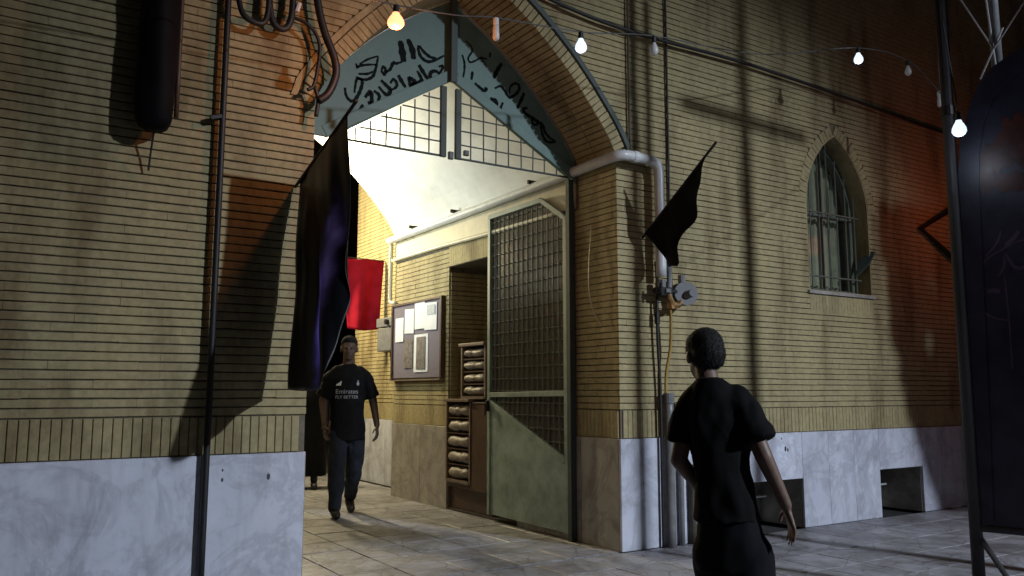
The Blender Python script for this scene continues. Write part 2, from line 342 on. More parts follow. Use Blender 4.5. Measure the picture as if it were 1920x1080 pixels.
box(bm, 4.234, WX0, Y0, Y1, WZ0, WZS); box(bm, WX1, 13, Y0, Y1, WZ0, WZS)
box(bm, 4.234, WX0, Y0, Y1, WZS, 4.42); box(bm, WX1, 13, Y0, Y1, WZS, 4.42)
wc = wcurve()
for (x0, z0), (x1, z1) in zip(wc, wc[1:]): prism(bm, [(x0, z0), (x1, z1), (x1, 4.42), (x0, 4.42)], 'y', Y0, Y1)
ac = left_[:-1] + right[::-1]
ac2 = [(x+(0.014 if x > XC+HW-0.001 else 0), z) for x, z in ac]
for (x0, z0), (x1, z1) in zip(ac2, ac2[1:]): prism(bm, [(x0, z0+0.02), (x1, z1+0.02), (x1, 4.42), (x0, 4.42)], 'y', Y0, Y1)
box(bm, -2.2, 13, Y0, Y1, 4.42, 6.4)
obj('facade_wall', bm, M['mortar'], bld)
obj('roof_slab', B(-2.2, 13, YF-0.05, 9.2, 6.4, 6.6), M['plaster_y'], bld)
bm = bmesh.new(); box(bm, -2.2, -2.0, 5.5, 9.15, 0, 6.4); box(bm, 12.8, 13, 5.5, 9.15, 0, 6.4)
box(bm, 4.9, 12.8, 8.95, 9.15, 0, 6.4); box(bm, -2.0, 1.5, 8.95, 9.15, 0, 6.4)
obj('rear_wall', bm, M['plaster_y'], bld)
# ---- brick courses
BL, BH, PITCH, DEP = 0.2199, 0.0437, 0.0505, 0.014
me_brick = bpy.data.meshes.new('brick')
bm = bmesh.new(); box(bm, -BL/2, BL/2, 0, DEP+0.006, -BH/2, BH/2)
bmesh.ops.bevel(bm, geom=[e for e in bm.edges if all(abs(v.co.y) < 1e-5 for v in e.verts) and abs(e.verts[0].co.z-e.verts[1].co.z) < 1e-5], offset=0.003, segments=1, affect='EDGES')
bm.to_mesh(me_brick); bm.free(); me_brick.materials.append(M['brick'])
rest = bmesh.new()
single = []
def add_brick(a, b, z, face, fix, single_ok=False):
    """face 'F': facade plane y=fix facing -y; 'X': wall plane x=fix facing -x; 'L': wall plane x=fix facing +x"""
    j = random.uniform(-0.0018, 0.0014)
    h = BH/2+random.uniform(-0.0018, 0.0006); z += random.uniform(-0.0009, 0.0009)
    if face == 'F': box(rest, a, b, fix+j, fix+DEP+0.006, z-h, z+h)
    elif face == 'X': box(rest, fix+j, fix+DEP+0.006, a, b, z-h, z+h)
    else: box(rest, fix-DEP-0.006, fix-j, a, b, z-h, z+h)
def course(a, b, z, k, face, fix, keep):
    """split a run a..b into bricks of one course, cut at the ends"""
    x0 = a - (a % 0.2205) - 0.2205 + (k % 2)*0.11
    while x0 < b:
        l, r = max(x0, a), min(x0+BL, b)
        if r-l > 0.02:
            if r-l > BL-0.002 and keep is not None and keep(l, r, z): single.append(((l+r)/2, z))
            else: add_brick(l, r, z, face, fix)
        x0 += 0.2205
Z0 = 1.066
ncs = int((6.38-Z0)/PITCH)
WO = wcurve(0.098)
def win_half(z):
    if z < WZ0-0.17: return None
    if z < WZ0: return whw+0.0
    if z < WZS: return whw
    R_ = [p for p in WO if p[0] >= wxc][::-1]
    x = interp(R_, z)
    return None if x is None else x-wxc
keepL = lambda l, r, z: l > 0.05 and z < 3.66
for k in range(ncs):
    z = Z0+BH/2+k*PITCH
    hw = interp(OUT, z) if z >= ZS else None
    lend = 1.73 if z < ZS else (2*XC-hw if hw else None)
    rbeg = 4.22 if z < ZS else hw
    if lend is not None: course(-2.2, lend, z, k, 'F', YF, keepL)
    runs = []
    wh = win_half(z)
    if rbeg is not None:
        s = rbeg
    else:
        s = -2.2
    if wh: runs = [(s, wxc-wh), (wxc+wh, 13)]
    else: runs = [(s, 13)]
    for a, b in runs: course(a, b, z, k, 'F', YF, keepL if rbeg is None else None)
single.sort(key=lambda p: (p[0]-0.6)**2*0.6+(5.01**2)+(p[1]-1.2)**2)
for i, (x, z) in enumerate(single):
    if i < 300:
        o = shared('brick', me_brick, bld); o.location = (x, YF+random.uniform(-0.0018, 0.0014), z+random.uniform(-.0009, .0009)); o.rotation_euler = (0, random.uniform(-.002, .002), random.uniform(-.0025, .0025)); o.scale = (1, 1, random.uniform(.93, 1.02))
    else: add_brick(x-BL/2, x+BL/2, z, 'F', YF)
# soldier course
me_sold = bpy.data.meshes.new('soldier_brick')
bm = bmesh.new(); box(bm, -0.0225, 0.0225, 0, DEP+0.006, -0.106, 0.106)
bmesh.ops.bevel(bm, geom=[e for e in bm.edges if all(abs(v.co.y) < 1e-5 for v in e.verts)], offset=0.003, segments=1, affect='EDGES')
bm.to_mesh(me_sold); bm.free(); me_sold.materials.append(M['brick'])
x = -2.17
while x < 13:
    if x < 1.71 or x > 4.24:
        if 0.05 < x < 1.71 or 4.2 < x < 8.2:
            o = shared('soldier_brick', me_sold, bld); o.location = (x, YF+random.uniform(-0.0015, 0.001), 0.951)
        else: box(rest, x-0.0225, x+0.0225, YF, YF+0.02, 0.845, 1.057)
    x += 0.0492
# window sill soldiers and window arch ring
x = WX0+0.02
while x < WX1: box(rest, x-0.022, x+0.022, YF-0.001, YF+0.02, WZ0-0.19, WZ0-0.03); x += 0.0465
def ring_bricks(bm, curve, wid, y0, y1, step=0.05):
    P = [Vector((x, 0, z)) for x, z in curve]; L = [0]
    for a, b in zip(P, P[1:]): L.append(L[-1]+(b-a).length)
    n = max(int(L[-1]/step), 1); st = L[-1]/n; res = []
    for i in range(n):
        s = (i+0.5)*st
        for j in range(len(L)-1):
            if L[j] <= s <= L[j+1]:
                t = (s-L[j])/(L[j+1]-L[j]); p = P[j].lerp(P[j+1], t); d = (P[j+1]-P[j]).normalized(); break
        res.append((p, d, st))
    return res
for p, d, st in ring_bricks(rest, wc, 0.1, YF, YF+0.02):
    nrm = Vector((-d.z, 0, d.x)); e = st/2-0.003
    q = [p-d*e, p+d*e, p+d*(e*1.12)+nrm*0.10, p-d*(e*1.12)+nrm*0.10]
    prism(rest, [(v.x, v.z) for v in q], 'y', YF-0.002, YF+0.02)
# entrance arch: two rows of voussoirs through the depth of the arch
hd = 0.0225
me_v = bpy.data.meshes.new('arch_brick')
bm = bmesh.new(); prism(bm, [(-hd+0.0015, 0), (hd-0.0015, 0), (hd+0.0015, 0.115), (-hd-0.0015, 0.115)], 'y', 0, 0.24)
bmesh.ops.bevel(bm, geom=bm.edges[:], offset=0.003, segments=1, affect='EDGES'); bm.to_mesh(me_v); bm.free(); me_v.materials.append(M['brick'])
for crv in (right, [(x, z) for x, z in left_[::-1]]):
    for p, d, st in ring_bricks(None, crv, 0.11, 0, 0, 0.0495):
        nrm = Vector((d.z, 0, -d.x)) if crv is right else Vector((d.z, 0, -d.x))
        nrm = Vector((-d.z, 0, d.x))
        if nrm.dot(Vector((p.x-XC, 0, p.z-ZS))) < 0: nrm = -nrm
        for yy in (YF-0.012, YF+0.235):
            o = shared('arch_brick', me_v, bld)
            xa = nrm.cross(Vector((0, 1, 0)))
            xa = Vector((0, 1, 0)).cross(nrm)
            m = Matrix((xa, Vector((0, 1, 0)), nrm)).transposed()
            o.rotation_euler = m.to_euler(); o.location = (p.x, yy+random.uniform(-.002, .002), p.z)
# dull metal strip round the outside of the arch
def strip(curve_in, curve_out, y0, y1):
    bm = bmesh.new()
    for (a, b), (c, d) in zip(zip(curve_in, curve_in[1:]), zip(curve_out, curve_out[1:])):
        prism(bm, [a, b, d, c], 'y', y0, y1)
    bmesh.ops.remove_doubles(bm, verts=bm.verts[:], dist=1e-5)
    return bm
a, b = offset_right(0.122), offset_right(0.163)
obj('arch_trim', strip(a, b, YF-0.03, YF+0.02), M['teal_dk'], bld)
mir = lambda c: [(2*XC-x, z) for x, z in c]
obj('arch_trim', strip(mir(a), mir(b), YF-0.012, YF+0.02), M['brick'], bld)
# jamb and vestibule right wall (plane x = 4.22), bricks facing the passage
DY0, DY1, DZ = 6.45, 7.79, 2.53
bm = bmesh.new()
box(bm, 4.234, 4.9, 5.5, DY0, 0, 3.2); box(bm, 4.234, 5.3, DY1, 9.15, 0, 3.2); box(bm, 4.234, 4.9, DY0, DY1, DZ, 3.2)
box(bm, 4.9, 5.3, DY0-0.2, DY1, 0, 3.2)
obj('passage_wall', bm, M['mortar'], bld)
for k in range(int((2.74-Z0)/PITCH)):
    z = Z0+BH/2+k*PITCH
    if z+BH/2 < DZ: course(YF+0.021, DY0, z, k, 'X', 4.22, None); course(DY1, 9.15, z, k, 'X', 4.22, None)
    elif z < DZ+0.22: course(YF+0.021, DY0, z, k, 'X', 4.22, None); course(DY1, 9.15, z, k, 'X', 4.22, None)
    else: course(YF+0.021, 9.15, z, k, 'X', 4.22, None)
    course(YF+0.021, 9.15, z, k, 'L', 1.73, None)
    if z < DZ-0.03:                                    # far jamb of the side doorway
        course(4.241, 4.9, z, k, 'F', DY1-0.014, None)
for k in range(int((3.06-2.74)/PITCH)):                # jamb only, up to the springing
    z = Z0+BH/2+(k+int((2.74-Z0)/PITCH))*PITCH; course(YF+0.021, 5.5, z, k, 'X', 4.22, None)
y = DY0
while y < DY1: box(rest, 4.219, 4.24, y, y+0.044, DZ+0.005, DZ+0.215); y += 0.048
y = YF+0.03
while y < 9.14:
    if not DY0-0.05 < y < DY1: box(rest, 4.22, 4.24, y, y+0.044, 0.845, 1.057)
    y += 0.048
obj('doorway_floor', B(4.22, 4.9, DY0, DY1-0.015, 0.0, 0.02), M['dark_in'], bld)
obj('plaster_band', B(4.214, 4.24, 5.56, 9.15, 2.752, 3.07), M['plaster_y'], bld)
# marble of the passage
def slab(x0, x1, y0, y1, z0, z1, mat='marble', name='marble_slab'):
    bm = B(x0, x1, y0, y1, z0, z1)
    o = obj(name, bm, M[mat], bld); b = o.modifiers.new('bevel', 'BEVEL'); b.width = 0.003; b.segments = 1; return o
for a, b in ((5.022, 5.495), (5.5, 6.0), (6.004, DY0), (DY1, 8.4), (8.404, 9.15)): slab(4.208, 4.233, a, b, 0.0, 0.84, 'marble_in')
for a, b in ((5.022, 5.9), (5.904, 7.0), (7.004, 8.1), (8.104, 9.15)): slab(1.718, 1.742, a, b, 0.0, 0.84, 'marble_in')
obj('passage_wall', B(1.5, 1.714, 5.5, 9.15, 0, 3.3), M['mortar'], bld)
# vault
bm = bmesh.new()
vin = ac; 
for (x0, z0), (x1, z1) in zip(vin, vin[1:]): prism(bm, [(x0, z0), (x1, z1), (x1, z1+0.12), (x0, z0+0.12)], 'y', 5.56, 9.15)
bmesh.ops.remove_doubles(bm, verts=bm.verts[:], dist=1e-5)
vo = obj('vault', bm, M['plaster'], bld, smooth=True)
es = vo.modifiers.new('split', 'EDGE_SPLIT'); es.split_angle = R(25)
bm = bmesh.new()
for (x0, z0), (x1, z1) in zip(vin, vin[1:]): prism(bm, [(x0, z0), (x1, z1), (x1, z1+0.035), (x0, z0+0.035)], 'y', 9.152, 9.19)
bmesh.ops.remove_doubles(bm, verts=bm.verts[:], dist=1e-5)
obj('vault_edge', bm, M['cream_pipe'], bld)
bm = bmesh.new()
for (x0, z0), (x1, z1) in zip(vin, vin[1:]): prism(bm, [(x0, z0+0.12), (x1, z1+0.12), (x1, 6.4), (x0, 6.4)], 'y', 8.95, 9.15)
box(bm, 4.22, 4.9, 8.95, 9.149, 3.2, 6.4); box(bm, 1.5, 1.73, 8.95, 9.149, 3.3, 6.4)
obj('rear_wall', bm, M['plaster_y'], bld)
# facade marble base
for a, b in ((-2.2, -1.1), (-1.097, -0.1), (-0.097, 1.125), (1.128, 1.728)): slab(a, b, 4.995, 5.023, 0, 0.84)
for a, b in ((4.209, 4.62), (4.623, 5.1), (5.103, 5.45)): slab(a, b, 4.995, 5.0215, 0, 0.84)
slab(5.453, 6.327, 4.995, 5.023, 0.432, 0.84)
for a, b in ((6.33, 6.70), (6.702, 7.08), (7.082, 7.47)): slab(a, b, 4.995, 5.023, 0, 0.84)
slab(7.473, 8.187, 4.995, 5.023, 0.452, 0.84)
for a, b in ((8.19, 8.9), (8.903, 9.9), (9.903, 11), (11.003, 12), (12.003, 13)): slab(a, b, 4.995, 5.023, 0, 0.84)
# basement openings behind the marble
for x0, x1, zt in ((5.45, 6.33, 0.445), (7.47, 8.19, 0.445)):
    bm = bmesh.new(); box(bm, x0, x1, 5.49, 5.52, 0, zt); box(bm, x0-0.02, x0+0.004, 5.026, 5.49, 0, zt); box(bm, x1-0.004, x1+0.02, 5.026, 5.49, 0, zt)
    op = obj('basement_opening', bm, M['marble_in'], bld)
    bm = bmesh.new()
    xm = (x0+x1)/2
    tube(bm, [(xm+0.02, 5.40, 0.02), (xm+0.02, 5.40, 0.40)], 0.012, 6); tube(bm, [(x0+0.03, 5.40, 0.24), (x1-0.03, 5.40, 0.24)], 0.012, 6)
    obj('grille', bm, M['white_pipe'], op)
# courtyard wall beyond the vestibule
bm = bmesh.new(); box(bm, 4.614, 4.9, 9.15, 11.3, 0, 4.5); obj('courtyard_wall', bm, M['mortar'], bld)
for k in range(int((4.48-Z0)/PITCH)): course(9.151, 11.3, Z0+BH/2+k*PITCH, k, 'X', 4.60, None)
y = 9.16
while y < 11.26: box(rest, 4.60, 4.62, y, y+0.044, 0.845, 1.057); y += 0.048
for a, b in ((9.152, 10.2), (10.203, 11.3)): slab(4.586, 4.613, a, b, 0, 0.84, 'marble')
o = obj('brick_courses', rest, M['brick'], bld); o['kind'] = 'stuff'
# small dark marks and screw holes in the marble
for x, z, r in ((1.245, 0.70, .010), (1.51, 0.705, .016), (1.245, 0.755, .007), (6.10, 0.70, .02), (6.13, 0.69, .014), (6.05, 0.79, .008), (4.43, .5, .005)):
    bm = bmesh.new(); bmesh.ops.create_cone(bm, cap_ends=True, segments=9, radius1=r, radius2=r*0.8, depth=0.004, matrix=Matrix.Translation((x, 4.994, z)) @ Matrix.Rotation(R(90), 4, 'X') @ Matrix.Diagonal((0.7, 1.3, 1, 1)))
    obj('screw_hole', bm, M['stain'], bld)

# ---- arched window in the right-hand wall
win = bpy.data.objects.new('window', None); link(win, bld)
outl = [(WX0, WZ0)] + wc + [(WX1, WZ0)]
def inset(pts, d):
    c = Vector((wxc, 0)); n = len(pts); res = []
    for i in range(n):
        a, b, e = Vector(pts[i-1]), Vector(pts[i]), Vector(pts[(i+1) % n])
        d1, d2 = (b-a).normalized(), (e-b).normalized()
        n1, n2 = Vector((d1.y, -d1.x)), Vector((d2.y, -d2.x)); m = (n1+n2)
        m = m.normalized()/max((m.normalized()).dot(n1), 0.35)
        res.append(tuple(b+m*d))
    return res
def frame_ring(o_pts, d, y0, y1):
    i_pts = inset(o_pts, d); bm = bmesh.new(); n = len(o_pts)
    for k in range(n):
        j = (k+1) % n; prism(bm, [o_pts[k], o_pts[j], i_pts[j], i_pts[k]], 'y', y0, y1)
    bmesh.ops.remove_doubles(bm, verts=bm.verts[:], dist=1e-5); return bm
obj('reveal', frame_ring(inset(outl, 0.001), 0.012, YF+0.002, 5.30), M['brick'], win)
obj('frame', frame_ring(inset(outl, 0.016), 0.045, 5.19, 5.24), M['green_dk'], win)
bm = bmesh.new(); prism(bm, inset(outl, 0.05), 'y', 5.222, 5.226); obj('pane', bm, M['glass'], win)
bm = bmesh.new(); box(bm, WX0+0.05, WX1-0.05, 5.196, 5.236, WZS-0.05, WZS-0.02); box(bm, wxc-0.012, wxc+0.012, 5.197, 5.235, WZ0+0.06, WZT-0.12); obj('mullion', bm, M['green_dk'], win)
bm = bmesh.new()                                       # curtain with folds behind the glass
NX, NZ = 70, 8; grid = []
for i in range(NX+1):
    x = WX0+0.02+(WX1-WX0-0.04)*i/NX
    yy = 5.33+0.022*math.sin(i*0.9+math.sin(i*0.21)*2)
    grid.append([bm.verts.new((x, yy+0.004*math.sin(j+i), WZ0+0.03+(1.5)*j/NZ)) for j in range(NZ+1)])
for i in range(NX):
    for j in range(NZ): bm.faces.new((grid[i][j], grid[i+1][j], grid[i+1][j+1], grid[i][j+1]))
obj('curtain', bm, M['curtain'], win, smooth=True)
for i in range(7):
    x = WX0+0.07+i*(WX1-WX0-0.14)/6
    zt = WZS+0.05+(WZT-WZS-0.12)*max(0, 1-abs((x-wxc)/whw))**0.8
    obj('window_bar', T([(x, 5.13, WZ0+0.02), (x, 5.13, zt)], 0.007, 6), M['green_dk'], win)
for z in (WZ0+0.17, WZS-0.03): obj('window_bar', T([(WX0+0.012, 5.118, z), (WX1-0.012, 5.118, z)], 0.009, 6), M['green_dk'], win)
bm = bmesh.new(); prism(bm, [(0.0, 0.02), (-0.12, 0.17), (-0.15, 0.29), (-0.11, 0.30), (0.0, 0.22)], 'x', -0.008, 0.008); fl = obj('vent_flap', bm, M['teal_dk'], win); fl.location = (WX1-0.10, 5.12, 2.33); fl.rotation_euler = (R(4), R(20), R(8))
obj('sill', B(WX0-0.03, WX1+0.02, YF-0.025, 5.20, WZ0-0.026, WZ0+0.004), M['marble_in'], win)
bm = bmesh.new(); box(bm, WX0+0.02, WX1-0.02, 5.45, 5.48, WZ0, WZT+0.05); obj('backing_board', bm, M['dark_in'], win)

# ------------------------------------------------------------------ ground and paving
bm = bmesh.new(); v = [bm.verts.new(c) for c in ((-150, -150, -0.03), (150, -150, -0.03), (150, 150, -0.03), (-150, 150, -0.03))]; bm.faces.new(v)
g = obj('ground', bm, M['asphalt']); g['kind'] = 'structure'
TS = 0.40
me_t = []
for q in range(4):
    bm = bmesh.new(); s = TS/2-0.0035
    vs = box(bm, -s, s, -s, s, -0.02, 0)
    bmesh.ops.bevel(bm, geom=[e for e in bm.edges if all(vv.co.z > -0.001 for vv in e.verts)], offset=0.004, segments=1, affect='EDGES')
    for vv in bm.verts: vv.co += Vector((random.uniform(-1, 1), random.uniform(-1, 1), 0))*0.0016
    me = bpy.data.meshes.new('paving_tile'); bm.to_mesh(me); bm.free(); me.materials.append(M['paver']); me_t.append(me)
bm = B(-2.2, 13.2, -3.2, 4.993, -0.05, -0.012); pav = obj('pavement', bm, M['joint']); pav['kind'] = 'structure'
bm = B(1.715, 4.62, 4.998, 12.2, -0.05, -0.011); vfl = obj('passage_floor', bm, M['joint']); vfl['kind'] = 'structure'
fwd = Vector((0.542, 0.841, 0)); rgt = Vector((0.841, -0.542, 0))
def in_view(x, y):
    f = Vector((x, y, 0)).dot(fwd); r = Vector((x, y, 0)).dot(rgt)
    return f > 4.2 and abs(r/f) < 0.66
cand = []
x = -2.0
while x < 13.1:
    y = 4.79
    while y > -3.1: cand.append((x, y, pav)); y -= TS
    x += TS
x = 1.93
while x < 4.5:
    y = 5.225
    while y < 12.1: cand.append((x, y, vfl)); y += TS
    x += TS
near = sorted([c for c in cand if in_view(c[0], c[1])], key=lambda c: c[0]**2+c[1]**2)
pick = set(near[:300]); restt = {pav: bmesh.new(), vfl: bmesh.new()}
for c in cand:
    x, y, par = c
    if c in pick:
        o = shared('paving_tile', random.choice(me_t), par); o.location = (x, y, random.uniform(-0.002, 0.001)); o.rotation_euler = (random.uniform(-.004, .004), random.uniform(-.004, .004), random.choice((0, 1, 2, 3))*math.pi/2)
    else: box(restt[par], x-TS/2+.0035, x+TS/2-.0035, y-TS/2+.0035, y+TS/2-.0035, -0.013, random.uniform(-.002, .001))
for par, b in restt.items():
    if len(b.faces): o = obj('tile_field', b, M['paver'], par); o['kind'] = 'stuff'
STROKES_A = [(0.0176, [(2.123, 3.379), (2.133, 3.325), (2.158, 3.294), (2.189, 3.291), (2.218, 3.33), (2.241, 3.382), (2.255, 3.439), (2.245, 3.467), (2.212, 3.46), (2.201, 3.404), (2.196, 3.355)]), (0.0151, [(2.205, 3.476), (2.251, 3.468), (2.295, 3.477), (2.337, 3.51), (2.355, 3.563), (2.367, 3.62), (2.375, 3.671)]), (0.0134, [(2.203, 3.578), (2.213, 3.55), (2.231, 3.566), (2.292, 3.588), (2.361, 3.604)]), (0.0109, [(2.23, 3.578), (2.291, 3.628), (2.375, 3.674)]), (0.0126, [(2.223, 3.504), (2.294, 3.519), (2.337, 3.547)]), (0.0168, [(2.402, 3.567), (2.428, 3.542), (2.437, 3.58), (2.418, 3.601), (2.402, 3.567)]), (0.0168, [(2.438, 3.562), (2.475, 3.595), (2.497, 3.649), (2.519, 3.648), (2.571, 3.672)]), (0.0378, [(2.584, 3.675), (2.57, 3.752), (2.552, 3.836)]), (0.0336, [(2.666, 3.715), (2.652, 3.79), (2.614, 3.863)]), (0.0176, [(2.704, 3.834), (2.705, 3.796), (2.729, 3.745), (2.784, 3.722), (2.845, 3.745), (2.927, 3.802)]), (0.0176, [(2.711, 3.832), (2.756, 3.789), (2.81, 3.763), (2.858, 3.767)]), (0.021, [(2.279, 3.336), (2.297, 3.363), (2.322, 3.386), (2.332, 3.328), (2.327, 3.279), (2.325, 3.234)]), (0.0168, [(2.302, 3.298), (2.329, 3.31)]), (0.0185, [(2.346, 3.4), (2.384, 3.381), (2.391, 3.358), (2.379, 3.325)]), (0.021, [(2.401, 3.493), (2.44, 3.465), (2.479, 3.43), (2.447, 3.39), (2.383, 3.441)]), (0.0168, [(2.477, 3.485), (2.502, 3.521), (2.529, 3.495), (2.523, 3.463), (2.479, 3.43)]), (0.0218, [(2.541, 3.563), (2.567, 3.522), (2.604, 3.477)]), (0.0252, [(2.626, 3.565), (2.646, 3.501), (2.679, 3.533), (2.655, 3.553), (2.626, 3.565)]), (0.021, [(2.646, 3.501), (2.725, 3.549), (2.732, 3.575), (2.697, 3.631)]), (0.0231, [(2.71, 3.68), (2.744, 3.634), (2.789, 3.581)]), (0.021, [(2.887, 3.633), (2.88, 3.611), (2.859, 3.594), (2.834, 3.589), (2.814, 3.597), (2.806, 3.616), (2.813, 3.638), (2.833, 3.655), (2.859, 3.66), (2.879, 3.652), (2.887, 3.633)]), (0.0151, [(2.88, 3.702), (2.914, 3.716), (2.911, 3.689), (2.881, 3.638)]), (0.0168, [(2.265, 3.279), (2.236, 3.226)])]
STROKES_B = [(0.0105, [(3.117, 3.969), (3.167, 3.936), (3.177, 3.893), (3.143, 3.831), (3.163, 3.8), (3.218, 3.83), (3.258, 3.857), (3.288, 3.827), (3.309, 3.805)]), (0.0105, [(3.248, 3.859), (3.319, 3.862)]), (0.0126, [(3.088, 3.846), (3.108, 3.788), (3.109, 3.725), (3.095, 3.642)]), (0.0168, [(3.183, 3.728), (3.174, 3.658)]), (0.0231, [(3.458, 3.856), (3.422, 3.802), (3.391, 3.74), (3.386, 3.712)]), (0.0126, [(3.349, 3.923), (3.339, 3.88)]), (0.0189, [(3.204, 3.637), (3.249, 3.611), (3.29, 3.592), (3.315, 3.611), (3.295, 3.616)]), (0.0168, [(3.392, 3.631), (3.443, 3.66), (3.485, 3.631), (3.527, 3.585), (3.569, 3.602), (3.622, 3.659), (3.622, 3.706), (3.58, 3.711), (3.537, 3.67), (3.532, 3.613)]), (0.0202, [(3.676, 3.651), (3.644, 3.58), (3.606, 3.503)]), (0.021, [(3.346, 3.535), (3.382, 3.511), (3.407, 3.497), (3.402, 3.533), (3.351, 3.541)]), (0.0168, [(3.469, 3.528), (3.444, 3.468), (3.438, 3.422), (3.454, 3.447)]), (0.021, [(3.708, 3.527), (3.665, 3.51), (3.686, 3.477), (3.751, 3.452), (3.816, 3.426), (3.86, 3.406), (3.882, 3.354), (3.926, 3.314), (3.993, 3.288)]), (0.0168, [(3.751, 3.452), (3.762, 3.398), (3.816, 3.407)]), (0.0168, [(3.838, 3.402), (3.86, 3.322), (3.904, 3.273), (3.993, 3.283)])]

# ================================================================== the gate
PY = 5.52
tr = thing('gate_transom', 'teal sheet metal panel filling the top of the pointed entrance arch, with black handwritten lettering', 'gate panel', (XC, PY, 3.0)); 
def chev(x): return 3.0+0.62*max(0, 1-abs(x-2.99)/(0.95 if x < 2.99 else 1.13))
def rel(o, t):
    o.matrix_parent_inverse = Matrix.Translation(-Vector(t.location)); return o
def P(name, bm, mat, t, **k):                        # part built in world coordinates under an unrotated thing
    return rel(obj(name, bm, mat, t, **k), t)
bm = bmesh.new(); n = 60
xs = [XC-HW+0.01+(2*HW-0.02)*i/n for i in range(n+1)]
for a, b in zip(xs, xs[1:]): prism(bm, [(a, chev(a)), (b, chev(b)), (b, arch_z(b)-0.004), (a, arch_z(a)-0.004)], 'y', PY, PY+0.02)
bmesh.ops.remove_doubles(bm, verts=bm.verts[:], dist=1e-5)
P('sheet_panel', bm, M['teal'], tr)
def beam(p, q, w, y0, y1, mat, t, name='beam', lift=0):
    p, q = Vector(p), Vector(q); d = (q-p).normalized(); nn = Vector((-d.y, d.x))*w
    if nn.y < 0: nn = -nn
    bm = bmesh.new(); prism(bm, [tuple(p), tuple(q), tuple(q+nn), tuple(p+nn)], 'y', y0, y1); return P(name, bm, M[mat], t, bevel=0.004)
beam((1.99, 2.985), (2.985, 3.60), 0.085, PY-0.03, PY-0.001, 'teal', tr); beam((2.995, 3.60), (4.15, 2.975), 0.085, PY-0.034, PY-0.001, 'teal', tr)
bm = bmesh.new(); prism(bm, [(1.735, 3.0), (2.0, 2.985), (2.06, 3.08), (1.75, 3.08)], 'y', PY-0.026, PY-0.002); P('beam', bm, M['teal'], tr)
P('post', B(2.955, 3.01, PY-0.07, PY-0.035, 3.58, 4.25), M['teal_dk'], tr, bevel=0.004)
bm = bmesh.new(); ribbons = []
def letter(w, pts):
    bm = bmesh.new(); P2 = smooth_path([(x, z, 0) for x, z in pts], 5) if len(pts) > 2 else [Vector((pts[0][0], pts[0][1], 0)).lerp(Vector((pts[1][0], pts[1][1], 0)), k/5) for k in range(6)]
    n = len(P2); top = []; 
    for i, p in enumerate(P2):
        d = (P2[min(i+1, n-1)]-P2[max(i-1, 0)]); d = d.normalized() if d.length > 0 else Vector((1, 0, 0))
        s = i/(n-1); ww = w*0.5*(0.45+0.55*math.sin(math.pi*min(max(s*0.86+0.1, 0), 1)))*(1+0.15*math.sin(i*1.7))
        nn = Vector((-d.y, d.x, 0))*ww
        top.append((bm.verts.new((p.x+nn.x, PY-0.003, p.y+nn.y)), bm.verts.new((p.x-nn.x, PY-0.003, p.y-nn.y))))
    for (a, b), (c, e) in zip(top, top[1:]):
        try: bm.faces.new((a, b, e, c))
        except ValueError: pass
    return bm
for w_, pts in STROKES_A+STROKES_B: P('painted_letter', letter(w_*1.5, pts), M['ink'], tr)
# the two triangular grilles under the panel
def grille(sgn):
    if sgn < 0: tri = [(2.20, 3.0), (2.93, 3.0), (2.93, 3.515)]; vx = 2.915
    else: tri = [(3.02, 3.0), (4.06, 3.0), (3.02, 3.56)]; vx = 3.045
    fr = P('grille_frame', B(vx-0.024, vx+0.024, PY-0.035, PY-0.004, 2.985, 3.545), M['teal_dk'], tr, bevel=0.003)
    b = P('grille_bar', T([(tri[0][0]-0.05 if sgn < 0 else vx, PY-0.01, 2.995), (vx if sgn < 0 else 4.12, PY-0.01, 2.995)], 0.009, 6), M['teal_dk'], tr)
    k = 0
    for i in range(1, 12):
        x = vx+sgn*0.118*i
        z1 = 3.60-0.62*abs(x-2.99)/(0.95 if x < 2.99 else 1.13)
        if z1 > 3.02: P('grille_bar', T([(x+random.uniform(-.004, .004), PY-0.012, 2.995), (x+random.uniform(-.004, .004), PY-0.012, z1)], 0.006, 6), M['teal_dk'], tr)
    for i in range(1, 6):
        z = 2.995+0.112*i
        L = (1-(z-2.98)/0.62)*(0.95 if sgn < 0 else 1.13); xe = 2.99+sgn*L
        if abs(xe-vx) > 0.05 and (xe-vx)*sgn > 0: P('grille_bar', T([(vx, PY-0.008, z), (xe, PY-0.008, z+random.uniform(-.004, .004))], 0.006, 6), M['teal_dk'], tr)
grille(-1); grille(1)
P('latch', B(2.955, 2.995, PY-0.05, PY-0.02, 2.97, 3.03), M['iron'], tr, bevel=0.004)
P('latch', B(3.09, 3.13, PY-0.05, PY-0.02, 3.02, 3.06), M['iron'], tr, bevel=0.004)
P('jamb_post', B(4.15, 4.205, PY+0.03, PY+0.08, 0.0, 3.0), M['teal_dk'], tr, bevel=0.004)

lf = thing('gate_leaf', 'open green metal gate leaf with a barred upper part and a slanted solid plate below', 'gate', (4.17, 5.60, 0.0))
GA, GB, GX = 5.60, 6.88, 4.17                        # hinge edge, free edge, plane
def gy(name, pts, x0, x1, mat, bevel=0.003):
    bm = bmesh.new(); prism(bm, pts, 'x', x0, x1); return P(name, bm, M[mat], lf, bevel=bevel)
def bar2(name, p, q, w, x0, x1, mat):
    p, q = Vector(p), Vector(q); d = (q-p).normalized(); nn = Vector((-d.y, d.x))*w/2
    return gy(name, [tuple(p+nn), tuple(q+nn), tuple(q-nn), tuple(p-nn)], x0, x1, mat)
FW = 0.045
outer = [(GA, 0.05), (GA, 2.68), (5.98, 2.92), (GB, 2.92), (GB, 0.06)]
gy('stile', [(GB-FW, 0.06), (GB, 0.06), (GB, 2.92), (GB-FW, 2.92)], GX-0.02, GX+0.02, 'green')
